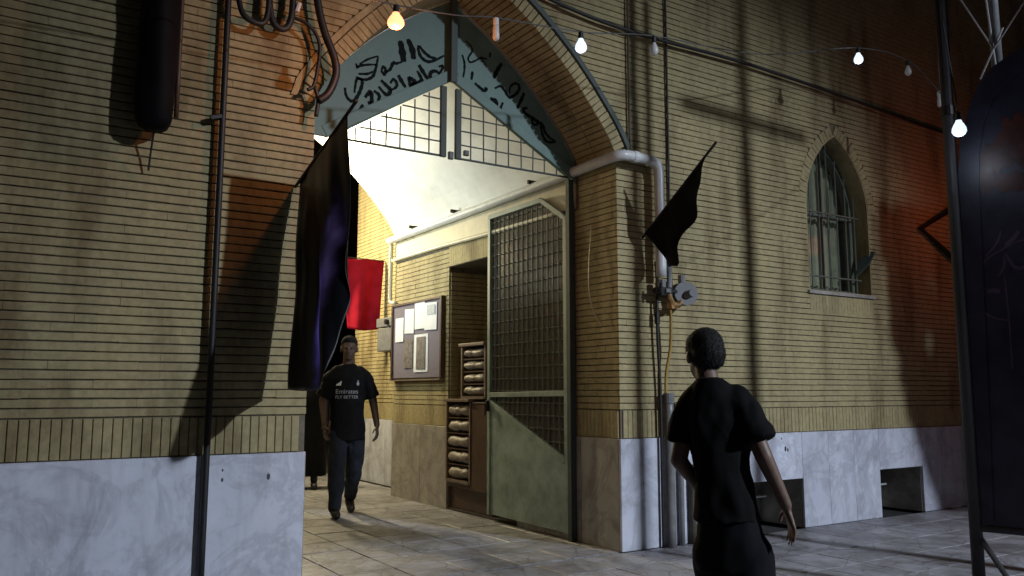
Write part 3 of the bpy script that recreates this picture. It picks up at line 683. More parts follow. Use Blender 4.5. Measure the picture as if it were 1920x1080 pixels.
gy('stile', [(GA, 0.05), (GA+FW, 0.05), (GA+FW, 2.705), (GA, 2.68)], GX-0.02, GX+0.02, 'green')
gy('top_rail', [(5.97, 2.875), (GB-FW, 2.875), (GB-FW, 2.92), (5.985, 2.92)], GX-0.02, GX+0.02, 'green')
gy('top_rail', [(GA, 2.684), (GA+FW, 2.66), (5.985, 2.873), (5.972, 2.915)], GX-0.019, GX+0.019, 'green')
gy('mid_rail', [(GA+FW, 1.165), (GB-FW, 1.15), (GB-FW, 1.195), (GA+FW, 1.21)], GX-0.02, GX+0.02, 'green')
gy('kick_plate', [(GA+FW, 0.055), (GB-FW, 0.065), (GB-FW, 1.12), (GA+FW, 0.63)], GX-0.006, GX+0.004, 'green')
bar2('brace', (GB-FW, 1.10), (GA+FW, 0.635), 0.05, GX-0.022, GX+0.012, 'green')
gy('ribbed_pane', [(GA+FW, 0.64), (GB-FW, 1.12), (GB-FW, 2.875), (5.98, 2.875), (GA+FW, 2.665)], GX+0.012, GX+0.016, 'ribbed', 0)
def top_at(y): return 2.875 if y > 5.98 else 2.66+(y-GA-FW)/(5.98-GA-FW)*0.215
def low_at(y): return 0.64+(y-GA-FW)/(GB-GA-2*FW)*0.47
nv = 15
for i in range(1, nv):
    y = GA+FW+(GB-GA-2*FW)*i/nv
    rel(shared('grille_bar', T_me((GX-0.004, y, low_at(y)), (GX-0.004, y, top_at(y)), 0.0055, M['green_dk']), lf), lf)
z = 0.78
while z < 2.86:
    ys = GA+FW
    if z > 2.66: ys = GA+FW+(z-2.66)/0.215*(5.98-GA-FW)
    ye = GB-FW if z > 1.12 else GA+FW+(z-0.64)/0.47*(GB-GA-2*FW)
    rel(shared('grille_bar', T_me((GX+0.005, ys, z), (GX+0.005, ye, z), 0.0055, M['green_dk']), lf), lf); z += 0.108
bm = bmesh.new(); box(bm, GX-0.05, GX-0.02, GB-0.05, GB-0.015, 1.02, 1.12); tube(bm, [(GX-0.06, GB-0.03, 1.09), (GX-0.06, GB-0.03, 0.98)], 0.008, 6); P('lock', bm, M['iron'], lf, bevel=0.003)
for z in (0.4, 1.4, 2.4): P('hinge', T([(GX+0.0, GA-0.012, z-0.05), (GX+0.0, GA-0.012, z+0.05)], 0.012, 8), M['iron'], lf)

# ================================================================== pipes and cables
def straight(name, label, cat, pts, r, mat, n=5, seg=12, parts=()):
    t = thing(name, label, cat, pts[0]); P('run', T(smooth_path(pts, n), r, seg), M[mat], t, smooth=True)
    for nm, bm, m in parts: P(nm, bm, M[m], t)
    return t
def clampb(x0, y0, z0, sx, sy, sz):
    return B(x0-sx, x0+sx, y0-sy, y0+sy, z0-sz, z0+sz)
# white gas pipe: from the vestibule, round the corner and down
gp = [(4.15, 9.2, 3.02), (4.15, 8.0, 3.022), (4.15, 6.5, 3.03), (4.15, 5.2, 3.045), (4.16, 4.98, 3.05), (4.19, 4.92, 3.055), (4.25, 4.905, 3.06), (4.40, 4.905, 3.06), (4.50, 4.905, 3.055), (4.555, 4.905, 3.03), (4.58, 4.905, 2.97), (4.582, 4.905, 2.8), (4.582, 4.905, 2.12)]
t = thing('gas_pipe', 'thick white pipe bending out of the passage round the right corner of the arch', 'pipe', gp[0])
P('run', T(smooth_path(gp, 6), 0.042, 14), M['white_pipe'], t, smooth=True)
for y in (8.55, 7.55, 6.1): P('bracket', B(4.10, 4.22, y-0.012, y+0.012, 3.065, 3.10), M['iron'], t, bevel=0.003)
for (x, z) in ((4.30, 3.06),): P('collar', T([(x, 4.905, z), (x+0.05, 4.905, z)], 0.048, 14), M['white_pipe'], t, smooth=False)
straight('conduit_pipe', 'cream pipe running along the passage wall below the thick white pipe', 'pipe', [(4.185, 9.15, 2.775), (4.185, 8, 2.77), (4.185, 6.9, 2.75), (4.185, 5.7, 2.74)], 0.022, 'cream_pipe')
straight('water_pipe', 'cream pipe dropping down the inner corner of the passage above the notice board', 'pipe', [(4.18, 9.19, 3.0), (4.18, 9.20, 2.7), (4.18, 9.20, 2.33), (4.18, 9.17, 2.27), (4.18, 9.05, 2.25)], 0.024, 'cream_pipe')
straight('wall_conduit', 'thin dark conduit running down the brick and marble just right of the arch corner', 'pipe', [(4.345, 4.985, 4.6), (4.345, 4.985, 3.6), (4.345, 4.985, 3.12)], 0.009, 'brown_pipe', 2, 8)
straight('cable_line', 'straight dark cable running up the brick wall above the bent white pipe', 'cable', [(4.775, 4.99, 5.6), (4.775, 4.99, 4.2), (4.77, 4.99, 3.0), (4.77, 4.99, 1.9)], 0.010, 'blk', 3, 6)
# gas regulator and meter
rg = thing('gas_regulator', 'grey gas regulator and valve cluster mounted on the wall under the right black flag', 'regulator', (4.7, 4.9, 2.0))
bm = bmesh.new()
bmesh.ops.create_cone(bm, cap_ends=True, segments=24, radius1=0.085, radius2=0.10, depth=0.035, matrix=Matrix.Translation((4.80, 4.86, 1.985)) @ Matrix.Rotation(R(80), 4, 'X') @ Matrix.Rotation(R(-25), 4, 'Y'))
bmesh.ops.create_cone(bm, cap_ends=True, segments=24, radius1=0.10, radius2=0.07, depth=0.04, matrix=Matrix.Translation((4.80, 4.897, 1.99)) @ Matrix.Rotation(R(80), 4, 'X') @ Matrix.Rotation(R(-25), 4, 'Y'))
bmesh.ops.create_cone(bm, cap_ends=True, segments=14, radius1=0.035, radius2=0.03, depth=0.07, matrix=Matrix.Translation((4.80, 4.82, 1.98)) @ Matrix.Rotation(R(80), 4, 'X'))
P('diaphragm', bm, M['meter'], rg, bevel=0.004)
bm = bmesh.new(); box(bm, 4.55, 4.67, 4.87, 4.94, 1.96, 2.03); ell(bm, (4.60, 4.905, 1.99), (0.05, 0.045, 0.045)); tube(bm, [(4.50, 4.9, 2.0), (4.74, 4.9, 2.0)], 0.025, 10)
box(bm, 4.515, 4.535, 4.84, 4.86, 1.97, 2.06)
P('valve', bm, M['iron'], rg, bevel=0.004)
P('valve_label', B(4.585, 4.635, 4.852, 4.856, 1.985, 2.015), M['meter'], rg)
bm = bmesh.new(); tube(bm, smooth_path([(4.64, 4.89, 1.97), (4.66, 4.87, 1.90), (4.72, 4.87, 1.89), (4.76, 4.88, 1.93)], 4), 0.027, 10); tube(bm, [(4.655, 4.88, 1.91), (4.655, 4.88, 1.86)], 0.032, 6)
P('elbow', bm, M['brass'], rg)
P('tube', T(smooth_path([(4.66, 4.90, 2.03), (4.665, 4.90, 2.15), (4.655, 4.90, 2.29)], 4), 0.022, 10), M['grey_pipe'], rg)
P('tube', T([(4.79, 4.89, 2.08), (4.79, 4.89, 2.14)], 0.03, 10), M['grey_pipe'], rg)
P('nut', T([(4.582, 4.905, 2.03), (4.582, 4.905, 2.09)], 0.036, 6), M['meter'], rg)
straight('drop_pipe', 'thin dark pipe dropping from the gas regulator down the brick wall', 'pipe', [(4.575, 4.95, 1.96), (4.575, 4.955, 1.86), (4.58, 4.96, 1.6), (4.60, 4.965, 1.2), (4.60, 4.965, 0.3), (4.60, 4.965, 0.0)], 0.0125, 'blk', 3, 8, [('fitting', T([(4.575, 4.955, 1.83), (4.575, 4.955, 1.74)], 0.022, 8), 'iron')])
straight('gas_hose', 'dull yellow hose hanging from the regulator into the grey downpipe', 'hose', [(4.655, 4.89, 1.87), (4.67, 4.90, 1.75), (4.675, 4.92, 1.55), (4.645, 4.94, 1.35), (4.64, 4.945, 1.18)], 0.012, 'hose', 6, 8)
dp = straight('downpipe', 'grey metal pipe standing on the pavement below the yellow hose', 'pipe', [(4.665, 4.94, 1.17), (4.665, 4.94, 0.6), (4.665, 4.94, 0.0)], 0.036, 'grey_pipe', 3, 14, [('collar', T([(4.665, 4.94, 1.19), (4.665, 4.94, 1.11)], 0.044, 14), 'meter')])
for xx, r, h, lab in ((4.80, 0.022, 1.12, 'slim grey pipe rising to the right of the grey downpipe'), (4.92, 0.03, 0.62, 'short dark pipe at the marble base behind the boy')):
    straight('standpipe', lab, 'pipe', [(xx, 4.965, 0.0), (xx, 4.965, h*0.5), (xx, 4.965, h)], r, 'grey_pipe' if r < .025 else 'brown_pipe', 2, 10)
straight('hanging_wire', 'thin pale wire hanging down the right jamb beside the gate', 'wire', [(4.19, 5.30, 2.55), (4.17, 5.32, 2.1), (4.185, 5.28, 1.85), (4.195, 5.18, 1.72)], 0.004, 'cream_pipe', 6, 5)
# black cable sagging over the right-hand wall
straight('wall_cable', 'thick black cable sagging across the upper brick wall above the arched window', 'cable', [(3.2, 4.96, 4.32), (3.55, 4.96, 4.20), (4.36, 4.95, 4.13), (5.7, 4.95, 4.16), (7.3, 4.95, 4.12), (9.0, 4.95, 4.06), (11, 4.95, 4.1)], 0.017, 'blk', 8, 6)
# left pier: black pipe, cable loops, rolled banner
lp = straight('drain_pipe', 'black vertical pipe fixed to the left pier from top to ground', 'pipe', [(1.14, 4.955, 0.0), (1.145, 4.955, 1.5), (1.15, 4.955, 3.0), (1.16, 4.955, 6.3)], 0.019, 'blk', 3, 10)
P('valve', T([(1.08, 4.95, 2.80), (1.14, 4.95, 2.82)], 0.02, 6), M['iron'], lp)
cl = thing('cable_bundle', 'black cable loops hanging over the left edge of the arch', 'cable', (1.5, 4.9, 3.5))
for nm, pts, r in (('loop', [(1.19, 4.92, 3.75), (1.205, 4.92, 3.56), (1.24, 4.90, 3.45), (1.34, 4.90, 3.43), (1.38, 4.91, 3.52), (1.385, 4.92, 3.75)], 0.018),
                   ('loop', [(1.39, 4.93, 3.75), (1.395, 4.93, 3.58), (1.42, 4.92, 3.46), (1.49, 4.92, 3.44), (1.53, 4.92, 3.53), (1.54, 4.93, 3.75)], 0.021),
                   ('strand', [(1.53, 4.92, 3.53), (1.62, 4.90, 3.50), (1.68, 4.90, 3.45), (1.71, 4.90, 3.37), (1.705, 4.90, 3.25), (1.68, 4.90, 3.11), (1.64, 4.90, 3.07)], 0.012),
                   ('strand', [(1.67, 4.91, 3.85), (1.69, 4.90, 3.65), (1.735, 4.89, 3.47), (1.80, 4.88, 3.31), (1.815, 4.88, 3.20), (1.77, 4.88, 3.07), (1.71, 4.89, 3.01)], 0.026),
                   ('strand', [(1.685, 4.90, 3.10), (1.71, 4.90, 3.02), (1.70, 4.90, 2.91)], 0.014)):
    P(nm, T(smooth_path(pts, 6), r, 8), M['blk'], cl, smooth=True)
P('connector', T([(1.555, 4.90, 3.56), (1.57, 4.90, 3.62)], 0.016, 8), M['white_pipe'], cl)
rb = thing('rolled_banner', 'dark rolled-up cloth hanging high on the left brick wall', 'banner', (0.76, 4.86, 2.66))
bm = bmesh.new(); pts = [(0.76, 4.86, 2.645), (0.76, 4.86, 2.665), (0.76, 4.86, 2.70)]+[(0.76, 4.86, 2.8+0.08*i) for i in range(21)]
tube(bm, pts, [0.05, 0.08, 0.098]+[0.104]*21, 28)
for v_ in bm.verts:
    a = math.atan2(v_.co.y-4.86, v_.co.x-0.76); k = 1+0.07*math.sin(3*a+v_.co.z*2)+0.10*noise.noise(Vector((math.cos(a)*1.5, math.sin(a)*1.5, v_.co.z*5)))
    v_.co.x = 0.76+(v_.co.x-0.76)*k; v_.co.y = 4.86+(v_.co.y-4.86)*k
P('cloth_roll', bm, M['flag_blk2'], rb, smooth=True)
P('cord', T([(0.765, 4.88, 2.65), (0.762, 4.93, 2.55), (0.76, 4.97, 2.44)], 0.006, 5), M['blk'], rb)
straight('banner_pole', 'narrow dark rod hanging beside the rolled banner on the left wall', 'rod', [(0.885, 4.93, 2.76), (0.885, 4.93, 3.4), (0.885, 4.93, 4.4)], 0.014, 'wood', 2, 8)

# ================================================================== flags
def flag(name, label, pole_a, pole_b, top, bottom, mat, fold, ncol=44, nrow=44, seed=1, extra=0.12):
    a, b = Vector(pole_a), Vector(pole_b)
    t = thing(name, label, 'flag', a)
    d = (b-a).normalized()
    P('pole', T([a-d*0.0, b+d*extra], 0.010, 8), M['iron'], t)
    Bt = [Vector(p) for p in smooth_path(bottom, 8)]
    Tp = [Vector(p) for p in top]
    def along(L, s):
        ln = [0]
        for p, q in zip(L, L[1:]): ln.append(ln[-1]+(q-p).length)
        x = s*ln[-1]
        for i in range(len(L)-1):
            if x <= ln[i+1]+1e-9: return L[i].lerp(L[i+1], (x-ln[i])/max(ln[i+1]-ln[i], 1e-9))
        return L[-1]
    bm = bmesh.new(); G = []
    for i in range(ncol+1):
        s = i/ncol; p, q = along(Tp, s), along(Bt, s); col = []
        for j in range(nrow+1):
            r_ = j/nrow; c = p.lerp(q, r_)
            f = fold*(0.15+0.85*r_)
            c = c+Vector((f*(math.sin(s*13+r_*1.1+seed)+0.45*math.sin(s*29-r_*2+seed*2)), 0, 0))+Vector((0.02*noise.noise(c*3+Vector((seed, 0, 0))), 0, 0))
            col.append(bm.verts.new(c))
        G.append(col)
    for i in range(ncol):
        for j in range(nrow): bm.faces.new((G[i][j], G[i+1][j], G[i+1][j+1], G[i][j+1]))
    o = P('cloth', bm, M[mat], t, smooth=True)
    so = o.modifiers.new('thick', 'SOLIDIFY'); so.thickness = 0.0025
    return t
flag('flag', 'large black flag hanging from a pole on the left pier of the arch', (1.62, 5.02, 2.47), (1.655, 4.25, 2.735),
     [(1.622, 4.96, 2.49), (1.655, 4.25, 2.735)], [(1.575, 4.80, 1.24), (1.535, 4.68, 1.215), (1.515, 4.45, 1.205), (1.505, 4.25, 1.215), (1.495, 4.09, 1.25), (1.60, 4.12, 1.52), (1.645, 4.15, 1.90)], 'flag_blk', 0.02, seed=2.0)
flag('flag', 'small black flag hanging limply from a slanted pole above the gas regulator', (4.485, 5.02, 2.43), (4.53, 4.33, 2.97),
     [(4.49, 4.96, 2.47), (4.53, 4.33, 2.97)],
     [(4.49, 4.95, 2.44), (4.51, 4.88, 2.34), (4.53, 4.82, 2.24), (4.53, 4.79, 2.18), (4.53, 4.70, 2.17), (4.53, 4.615, 2.165), (4.53, 4.66, 2.29), (4.53, 4.60, 2.42), (4.53, 4.46, 2.55), (4.53, 4.40, 2.72), (4.53, 4.35, 2.90), (4.53, 4.33, 2.955)], 'flag_blk2', 0.03, seed=5.0)
# red flag in the courtyard
rf = thing('flag', 'red cloth flag hanging beyond the passage beside the lit yellow wall', 'flag', (4.35, 10.3, 3.0))
P('cord', T([(3.2, 10.3, 3.02), (4.05, 10.3, 2.965), (4.60, 10.3, 2.955)], 0.006, 5), M['blk'], rf)
bm = bmesh.new(); G = []
for i in range(25):
    s = i/24; col = []
    for j in range(25):
        r_ = j/24; x0 = 4.00+0.585*s; x1 = 4.10+0.40*s
        x = x0+(x1-x0)*r_
        col.append(bm.verts.new((x, 10.3+0.04*math.sin(s*9+r_*2)*(0.3+r_), 2.955-0.005*math.sin(s*6)-r_*(0.93+0.02*math.sin(s*3)))))
    G.append(col)
for i in range(24):
    for j in range(24): bm.faces.new((G[i][j], G[i+1][j], G[i+1][j+1], G[i][j+1]))
o = P('cloth', bm, M['flag_red'], rf, smooth=True); so = o.modifiers.new('thick', 'SOLIDIFY'); so.thickness = 0.002

# ================================================================== passage furniture
nb = thing('notice_board', 'framed grey notice board with pinned white papers on the passage wall', 'notice board', (4.2, 8.5, 1.36))
NX0, NX1, NZ0, NZ1 = 7.88, 9.11, 1.36, 2.20
P('board', B(4.185, 4.212, NX0, NX1, NZ0, NZ1), M['felt'], nb)
for a in ((NX0-0.02, NX0+0.015, NZ0-0.02, NZ1+0.03), (NX1-0.015, NX1+0.02, NZ0-0.02, NZ1+0.03)): P('frame', B(4.165, 4.213, *a), M['wood'], nb, bevel=0.004)
P('frame', B(4.165, 4.213, NX0+0.015, NX1-0.015, NZ1, NZ1+0.03), M['wood'], nb, bevel=0.004)
P('ledge', B(4.15, 4.213, NX0-0.02, NX1+0.02, NZ0-0.035, NZ0-0.021), M['wood_lt'], nb, bevel=0.003)
def sheet(y0, y1, z0, z1, mat, x=4.18, tilt=0.0, tint=None):
    bm = bmesh.new(); nseg = 6; lo = []; hi = []
    for i in range(nseg+1):
        s = i/nseg; y = y0+(y1-y0)*s; bow = 0.004*math.sin(s*math.pi)+0.002*random.random()
        lo.append((bm.verts.new((x-bow-0.004*random.random(), y, z0+tilt*s)), bm.verts.new((x-bow*0.6, y, z1+tilt*s))))
    for (a, b), (c, d) in zip(lo, lo[1:]): bm.faces.new((a, b, d, c))
    o = P('notice', bm, M[mat], nb, smooth=True)
    if tint: 
        obj('print', B(x-0.010, x-0.009, *tint), M['print_tint'], o)
    return o
sheet(8.81, 9.03, 1.78, 2.06, 'paper'); sheet(8.54, 8.78, 1.86, 2.14, 'paper', tilt=0.01)
sheet(8.27, 8.52, 1.90, 2.20, 'paper', 4.178); sheet(7.98, 8.27, 1.87, 2.17, 'paper', 4.176, 0.01, (8.01, 8.20, 2.04, 2.15))
sheet(8.57, 8.79, 1.47, 1.80, 'print'); sheet(8.19, 8.53, 1.42, 1.84, 'paper', 4.181); sheet(8.24, 8.46, 1.45, 1.81, 'print', 4.174)
mb = thing('meter_box', 'grey electric meter box with a dark knob on the courtyard wall behind the notice board', 'meter box', (4.5, 9.7, 1.75))
P('case', B(4.42, 4.584, 9.40, 10.12, 1.72, 2.02), M['meter'], mb, bevel=0.012)
P('lid', B(4.41, 4.584, 9.39, 10.13, 2.03, 2.15), M['meter'], mb, bevel=0.012)
P('knob', T([(4.42, 9.76, 2.085), (4.37, 9.76, 2.085)], 0.035, 12), M['iron'], mb)
def rack(name, label, y0, y1, z0, z1, x0, n, door=None):
    t = thing(name, label, 'rack', (x0, (y0+y1)/2, z0)); th = 0.028
    P('side_panel', B(x0, x0+0.30, y0, y0+th, z0, z1), M['wood_lt'], t, bevel=0.003)
    P('side_panel', B(x0, x0+0.30, y1-th, y1, z0, z1), M['wood_lt'], t, bevel=0.003)
    P('top_board', B(x0-0.03, x0+0.32, y0-0.01, y1+0.004, z1, z1+0.03), M['wood_lt'], t, bevel=0.004)
    P('back_panel', B(x0+0.28, x0+0.299, y0+th, y1-th, z0+th, z1), M['wood'], t)
    P('bottom_board', B(x0-0.005, x0+0.28, y0+th, y1-th, z0, z0+th), M['wood_lt'], t)
    hh = (z1-z0-th)/n; spots = []
    for i in range(n):
        zb = z0+th+i*hh
        if i: P('shelf', B(x0+0.01, x0+0.279, y0+th+.001, y1-th-.001, zb-0.012, zb), M['wood'], t)
        spots.append((y0+th+0.01, y1-th-0.01, zb, hh-0.014))
    return t, spots
t1, s1 = rack('wooden_rack', 'lower brown wooden rack with five shelves beside the gate leaf', 7.27, 7.78, 0.29, 1.10, 4.19, 5)
P('cupboard_door', B(4.20, 4.22, 6.92, 7.265, 0.24, 1.08), M['wood'], t1, bevel=0.004)
P('cupboard_side', B(4.22, 4.47, 6.92, 6.945, 0.24, 1.08), M['wood'], t1, bevel=0.004)
P('cupboard_top', B(4.195, 4.47, 6.92, 7.239, 1.082, 1.10), M['wood'], t1, bevel=0.003)
P('plinth', B(4.25, 4.46, 6.93, 7.77, 0.022, 0.239), M['wood'], t1, bevel=0.004)
P('plinth', B(4.21, 4.465, 7.27, 7.778, 0.241, 0.289), M['wood'], t1, bevel=0.004)
t2, s2 = rack('wooden_rack', 'upper brown wooden rack with four shelves standing on the lower rack', 7.03, 7.52, 1.131, 1.66, 4.22, 4)
def bundle(y0, y1, zb, h, x, seed, lab, grp):
    bm = bmesh.new(); seg = 14; n = 16
    rings = []
    for i in range(n+1):
        s = i/n; y = y0+(y1-y0)*s; e = (min(1, 0.62+0.55*math.sin(math.pi*s)**0.5)-0.16*math.exp(-((s-0.42-0.1*math.sin(seed))/0.07)**2)) if 0 < i < n else 0.55
        ring = []
        for k in range(seg):
            a = 2*math.pi*k/seg
            rx = 0.12*e*(1+0.15*noise.noise(Vector((s*5+seed, math.cos(a)*1.5, math.sin(a)*1.5))))
            rz = h*0.5*e*(1+0.5*noise.noise(Vector((s*6-seed, math.cos(a)*2, math.sin(a)*2+7))))*0.94
            ring.append(bm.verts.new((x+0.10+math.cos(a)*rx, y, zb+h*0.5+math.sin(a)*min(rz, h*0.497))))
        rings.append(ring)
    for a_, b_ in zip(rings, rings[1:]):
        for k in range(seg): bm.faces.new((a_[k], a_[(k+1) % seg], b_[(k+1) % seg], b_[k]))
    bm.faces.new(rings[0]); bm.faces.new(rings[-1][::-1])
    mz = min(v.co.z for v in bm.verts)
    for v in bm.verts: v.co.z -= mz-zb-0.001
    o = obj('cloth_bundle', bm, M['bundle'], None, smooth=True); tag(o, lab, 'bundle', grp); return o
names5 = ['bottom shelf of the lower wooden rack', 'second shelf from the bottom of the lower wooden rack', 'middle shelf of the lower wooden rack', 'second shelf from the top of the lower wooden rack', 'top shelf of the lower wooden rack']
names4 = ['bottom shelf of the upper wooden rack', 'second shelf from the bottom of the upper wooden rack', 'second shelf from the top of the upper wooden rack', 'top shelf of the upper wooden rack']
for (a, b, zb, h), nm, i in zip(s1, names5, range(9)): bundle(a, b, zb, h, 4.195, i*3.1, 'pale cloth bundle lying on the '+nm, 'bundles stored in the wooden racks')
for (a, b, zb, h), nm, i in zip(s2, names4, range(9)): bundle(a, b, zb, h, 4.225, 20+i*2.3, 'pale cloth bundle lying on the '+nm, 'bundles stored in the wooden racks')

# ================================================================== string of bulbs
BULBS = [  # x, y, z, state, label
 (1.935, 4.25, 3.335, 'warm', 'glowing orange bulb hanging in front of the left half of the arch'),
 (2.62, 4.25, 3.43, 'tube', 'unlit slim bulb hanging in front of the dark arch bricks between two lit bulbs'),
 (3.29, 4.25, 3.50, 'cool', 'glowing cool white bulb hanging just right of the arch'),
 (3.95, 4.25, 3.63, 'off', 'unlit round bulb hanging over the brick wall right of the white arch bulb'),
 (6.36, 4.25, 4.10, 'cool', 'glowing white bulb hanging high above the arched window'),
 (7.11, 4.25, 4.15, 'off', 'small unlit bulb hanging right of the lit bulb above the window'),
 (7.30, 4.08, 3.84, 'tube', 'unlit slim bulb hanging beside the grey post at the wall end'),
 (4.75, 2.55, 2.72, 'cool', 'glowing white bulb hanging low in front of the dark banner'),
]
strg = thing('bulb_cable', 'pale cable of the string of bulbs stretched along the front of the wall', 'cable', (1.2, 4.25, 3.4))
cp = [(-1.0, 4.3, 3.28)] + [(x, y, z+0.105) for x, y, z, s, l in BULBS[:4]] + [(5.1, 4.25, 3.86)] + [(x, y, z+0.105) for x, y, z, s, l in BULBS[4:7]]
P('wire', T(smooth_path(cp, 10), 0.0045, 5), M['wire'], strg)
P('wire', T(smooth_path([(7.30, 4.08, 3.945), (6.2, 3.35, 3.30), (4.75, 2.55, 2.825), (5.08, 2.79, 3.6)], 8), 0.004, 5), M['blk'], strg)
for x, y, z, st, lab in BULBS:
    t = thing('light_bulb', lab, 'light bulb', (x, y, z), group='bulbs strung along the wall')
    bm = bmesh.new(); tube(bm, [(0, 0, 0.105), (0, 0, 0.10), (0, 0, 0.065), (0, 0, 0.055)], [0.010, 0.017, 0.018, 0.015], 12)
    obj('socket', bm, M['blk'] if st != 'tube' else M['white_pipe'], t, smooth=False)
    bm = bmesh.new()
    if st == 'tube': tube(bm, [(0, 0, 0.056), (0, 0, 0.05), (0, 0, -0.03), (0, 0, -0.042), (0, 0, -0.047)], [0.012, 0.019, 0.021, 0.014, 0.003], 14)
    else:
        k = {'warm': 1.4, 'cool': 1.12, 'off': 0.85}[st]
        tube(bm, [(0, 0, 0.056), (0, 0, 0.045), (0, 0, 0.028), (0, 0, 0.008), (0, 0, -0.012), (0, 0, -0.028), (0, 0, -0.038), (0, 0, -0.041)], [0.014*k, 0.017*k, 0.026*k, 0.034*k, 0.036*k, 0.028*k, 0.014*k, 0.002], 16)
    mk = {'warm': 'bulb_warm', 'cool': 'bulb_cool', 'off': 'bulb_off', 'tube': 'bulb_off'}[st]
    g_ = obj('glass', bm, M[mk], t, smooth=True)
    if st in ('warm', 'cool'):
        lamp('bulb_light', 'POINT', (x, y, z-0.085), 11.0 if st == 'warm' else 1.2, (1.0, 0.36, 0.12) if st == 'warm' else (0.7, 0.82, 1.0), 0.03)

# ================================================================== the arched banner at the right
BP = Vector((5.08, 2.79, 0)); BD = Vector((0.2858, -0.9583, 0)); BN = Vector((0.9583, 0.2858, 0))
def bp(t, z, off=0.0): return BP+BD*t+BN*off+Vector((0, 0, z))
bt = thing('banner_stand', 'tall dark arched banner stand with a faint round emblem at the right edge', 'banner', BP)
def PB(name, bm, mat, **k): return P(name, bm, M[mat], bt, **k)
def bprism(pts, o0, o1):
    bm = bmesh.new(); lo = [bm.verts.new(bp(t, z, o0)) for t, z in pts]; hi = [bm.verts.new(bp(t, z, o1)) for t, z in pts]; n = len(pts)
    bm.faces.new(lo); bm.faces.new(hi[::-1])
    for i in range(n): bm.faces.new((lo[i], lo[(i+1) % n], hi[(i+1) % n], hi[i]))
    return bm
W_ = 1.66
archo = [(0.037, 2.55), (0.06, 2.75), (0.12, 2.95), (0.18, 3.09), (0.26, 3.18), (0.36, 3.235), (0.50, 3.30), (0.66, 3.40), (0.83, 3.56)]
archo = archo + [(W_-t, z) for t, z in archo[::-1][1:]]
archi = [(0.15, 2.50), (0.165, 2.68), (0.20, 2.85), (0.26, 2.98), (0.34, 3.06), (0.42, 3.11), (0.54, 3.18), (0.68, 3.27), (0.83, 3.42)]
archi = archi + [(W_-t, z) for t, z in archi[::-1][1:]]
PB('panel', bprism([(0.037, 0.40)]+archo+[(W_-0.037, 0.40)], -0.004, 0.004), 'banner')
bm = bmesh.new(); A_ = [(0.037, 0.40)]+archo+[(W_-0.037, 0.40)]; I_ = [(0.10, 0.44)]+archi+[(W_-0.10, 0.44)]
for (a, b), (c, d) in zip(zip(A_, A_[1:]), zip(I_, I_[1:])):
    q = [a, b, d, c]; lo = [bm.verts.new(bp(t, z, -0.012)) for t, z in q]; hi = [bm.verts.new(bp(t, z, -0.005)) for t, z in q]
    bm.faces.new(lo); bm.faces.new(hi[::-1])
    for i in range(4): bm.faces.new((lo[i], lo[(i+1) % 4], hi[(i+1) % 4], hi[i]))
PB('border', bm, 'banner')
PB('post', T([bp(0, 0, 0), bp(0, 2.6, 0), bp(0, 5.0, 0)], 0.036, 14), 'post', smooth=True)
PB('post', T([bp(W_, 0, 0), bp(W_, 5.0, 0)], 0.036, 14), 'post', smooth=True)
PB('joint_collar', T([bp(0, 2.93, 0), bp(0, 2.99, 0)], 0.042, 14), 'iron')
PB('rail', T([bp(0, 0.40, 0.0), bp(W_, 0.40, 0)], 0.022, 10), 'post')
PB('rail', T([bp(0, 4.4, 0.0), bp(W_, 4.4, 0)], 0.022, 10), 'post')
PB('strut', T([bp(0.0, 0.36, 0.02), bp(0.30, 0.02, -0.28)], 0.014, 8), 'post'); PB('strut', T([bp(0.0, 0.38, 0.02), bp(0.10, 0.02, 0.38)], 0.014, 8), 'post')
PB('base_foot', T([bp(0.0, 0.012, -0.30), bp(0.0, 0.012, 0.30)], 0.02, 8), 'post')
PB('mast', T([bp(0.27, 3.15, 0.12), bp(0.265, 4.9, 0.12)], 0.032, 12), 'meter', smooth=True)
def flatline(pts, wd, mat, name='print', off=-0.0065):
    bm = bmesh.new(); L = smooth_path([(t, z, 0) for t, z in pts], 6); n = len(L); prev = None
    for i, p in enumerate(L):
        d = (L[min(i+1, n-1)]-L[max(i-1, 0)]).normalized(); k = wd*0.5*(0.5+0.5*math.sin(math.pi*(0.1+0.8*i/(n-1))))
        a = bm.verts.new(bp(p.x-d.y*k, p.y+d.x*k, off)); b = bm.verts.new(bp(p.x+d.y*k, p.y-d.x*k, off))
        if prev: bm.faces.new((prev[0], prev[1], b, a))
        prev = (a, b)
    return PB(name, bm, mat)
full = [(0.36, 2.094), (0.3, 2.077), (0.24, 2.046), (0.17, 2.005), (0.115, 1.942), (0.089, 1.867), (0.084, 1.789), (0.097, 1.721), (0.132, 1.67), (0.181, 1.639), (0.23, 1.625), (0.258, 1.623)]
flatline(full, 0.014, 'banner_line', 'emblem_stroke'); flatline([(0.247, 2.161), (0.217, 2.087), (0.154, 2.016)], 0.014, 'banner_line', 'emblem_stroke')
flatline([(0.25, 2.006), (0.25, 1.948), (0.213, 1.885)], 0.016, 'banner_line', 'emblem_stroke'); flatline([(0.247, 1.901), (0.249, 1.796), (0.253, 1.663), (0.253, 1.475), (0.252, 1.335)], 0.010, 'banner_line', 'emblem_stroke')
flatline([(0.26, 2.02), (0.31, 1.93), (0.38, 1.95), (0.43, 2.03)], 0.022, 'banner_line', 'emblem_stroke'); flatline([(0.26, 2.07), (0.30, 2.10), (0.34, 2.15)], 0.03, 'banner_line', 'emblem_stroke')
flatline([(0.15, 1.80), (0.19, 1.805), (0.215, 1.79)], 0.03, 'banner_line', 'emblem_stroke')
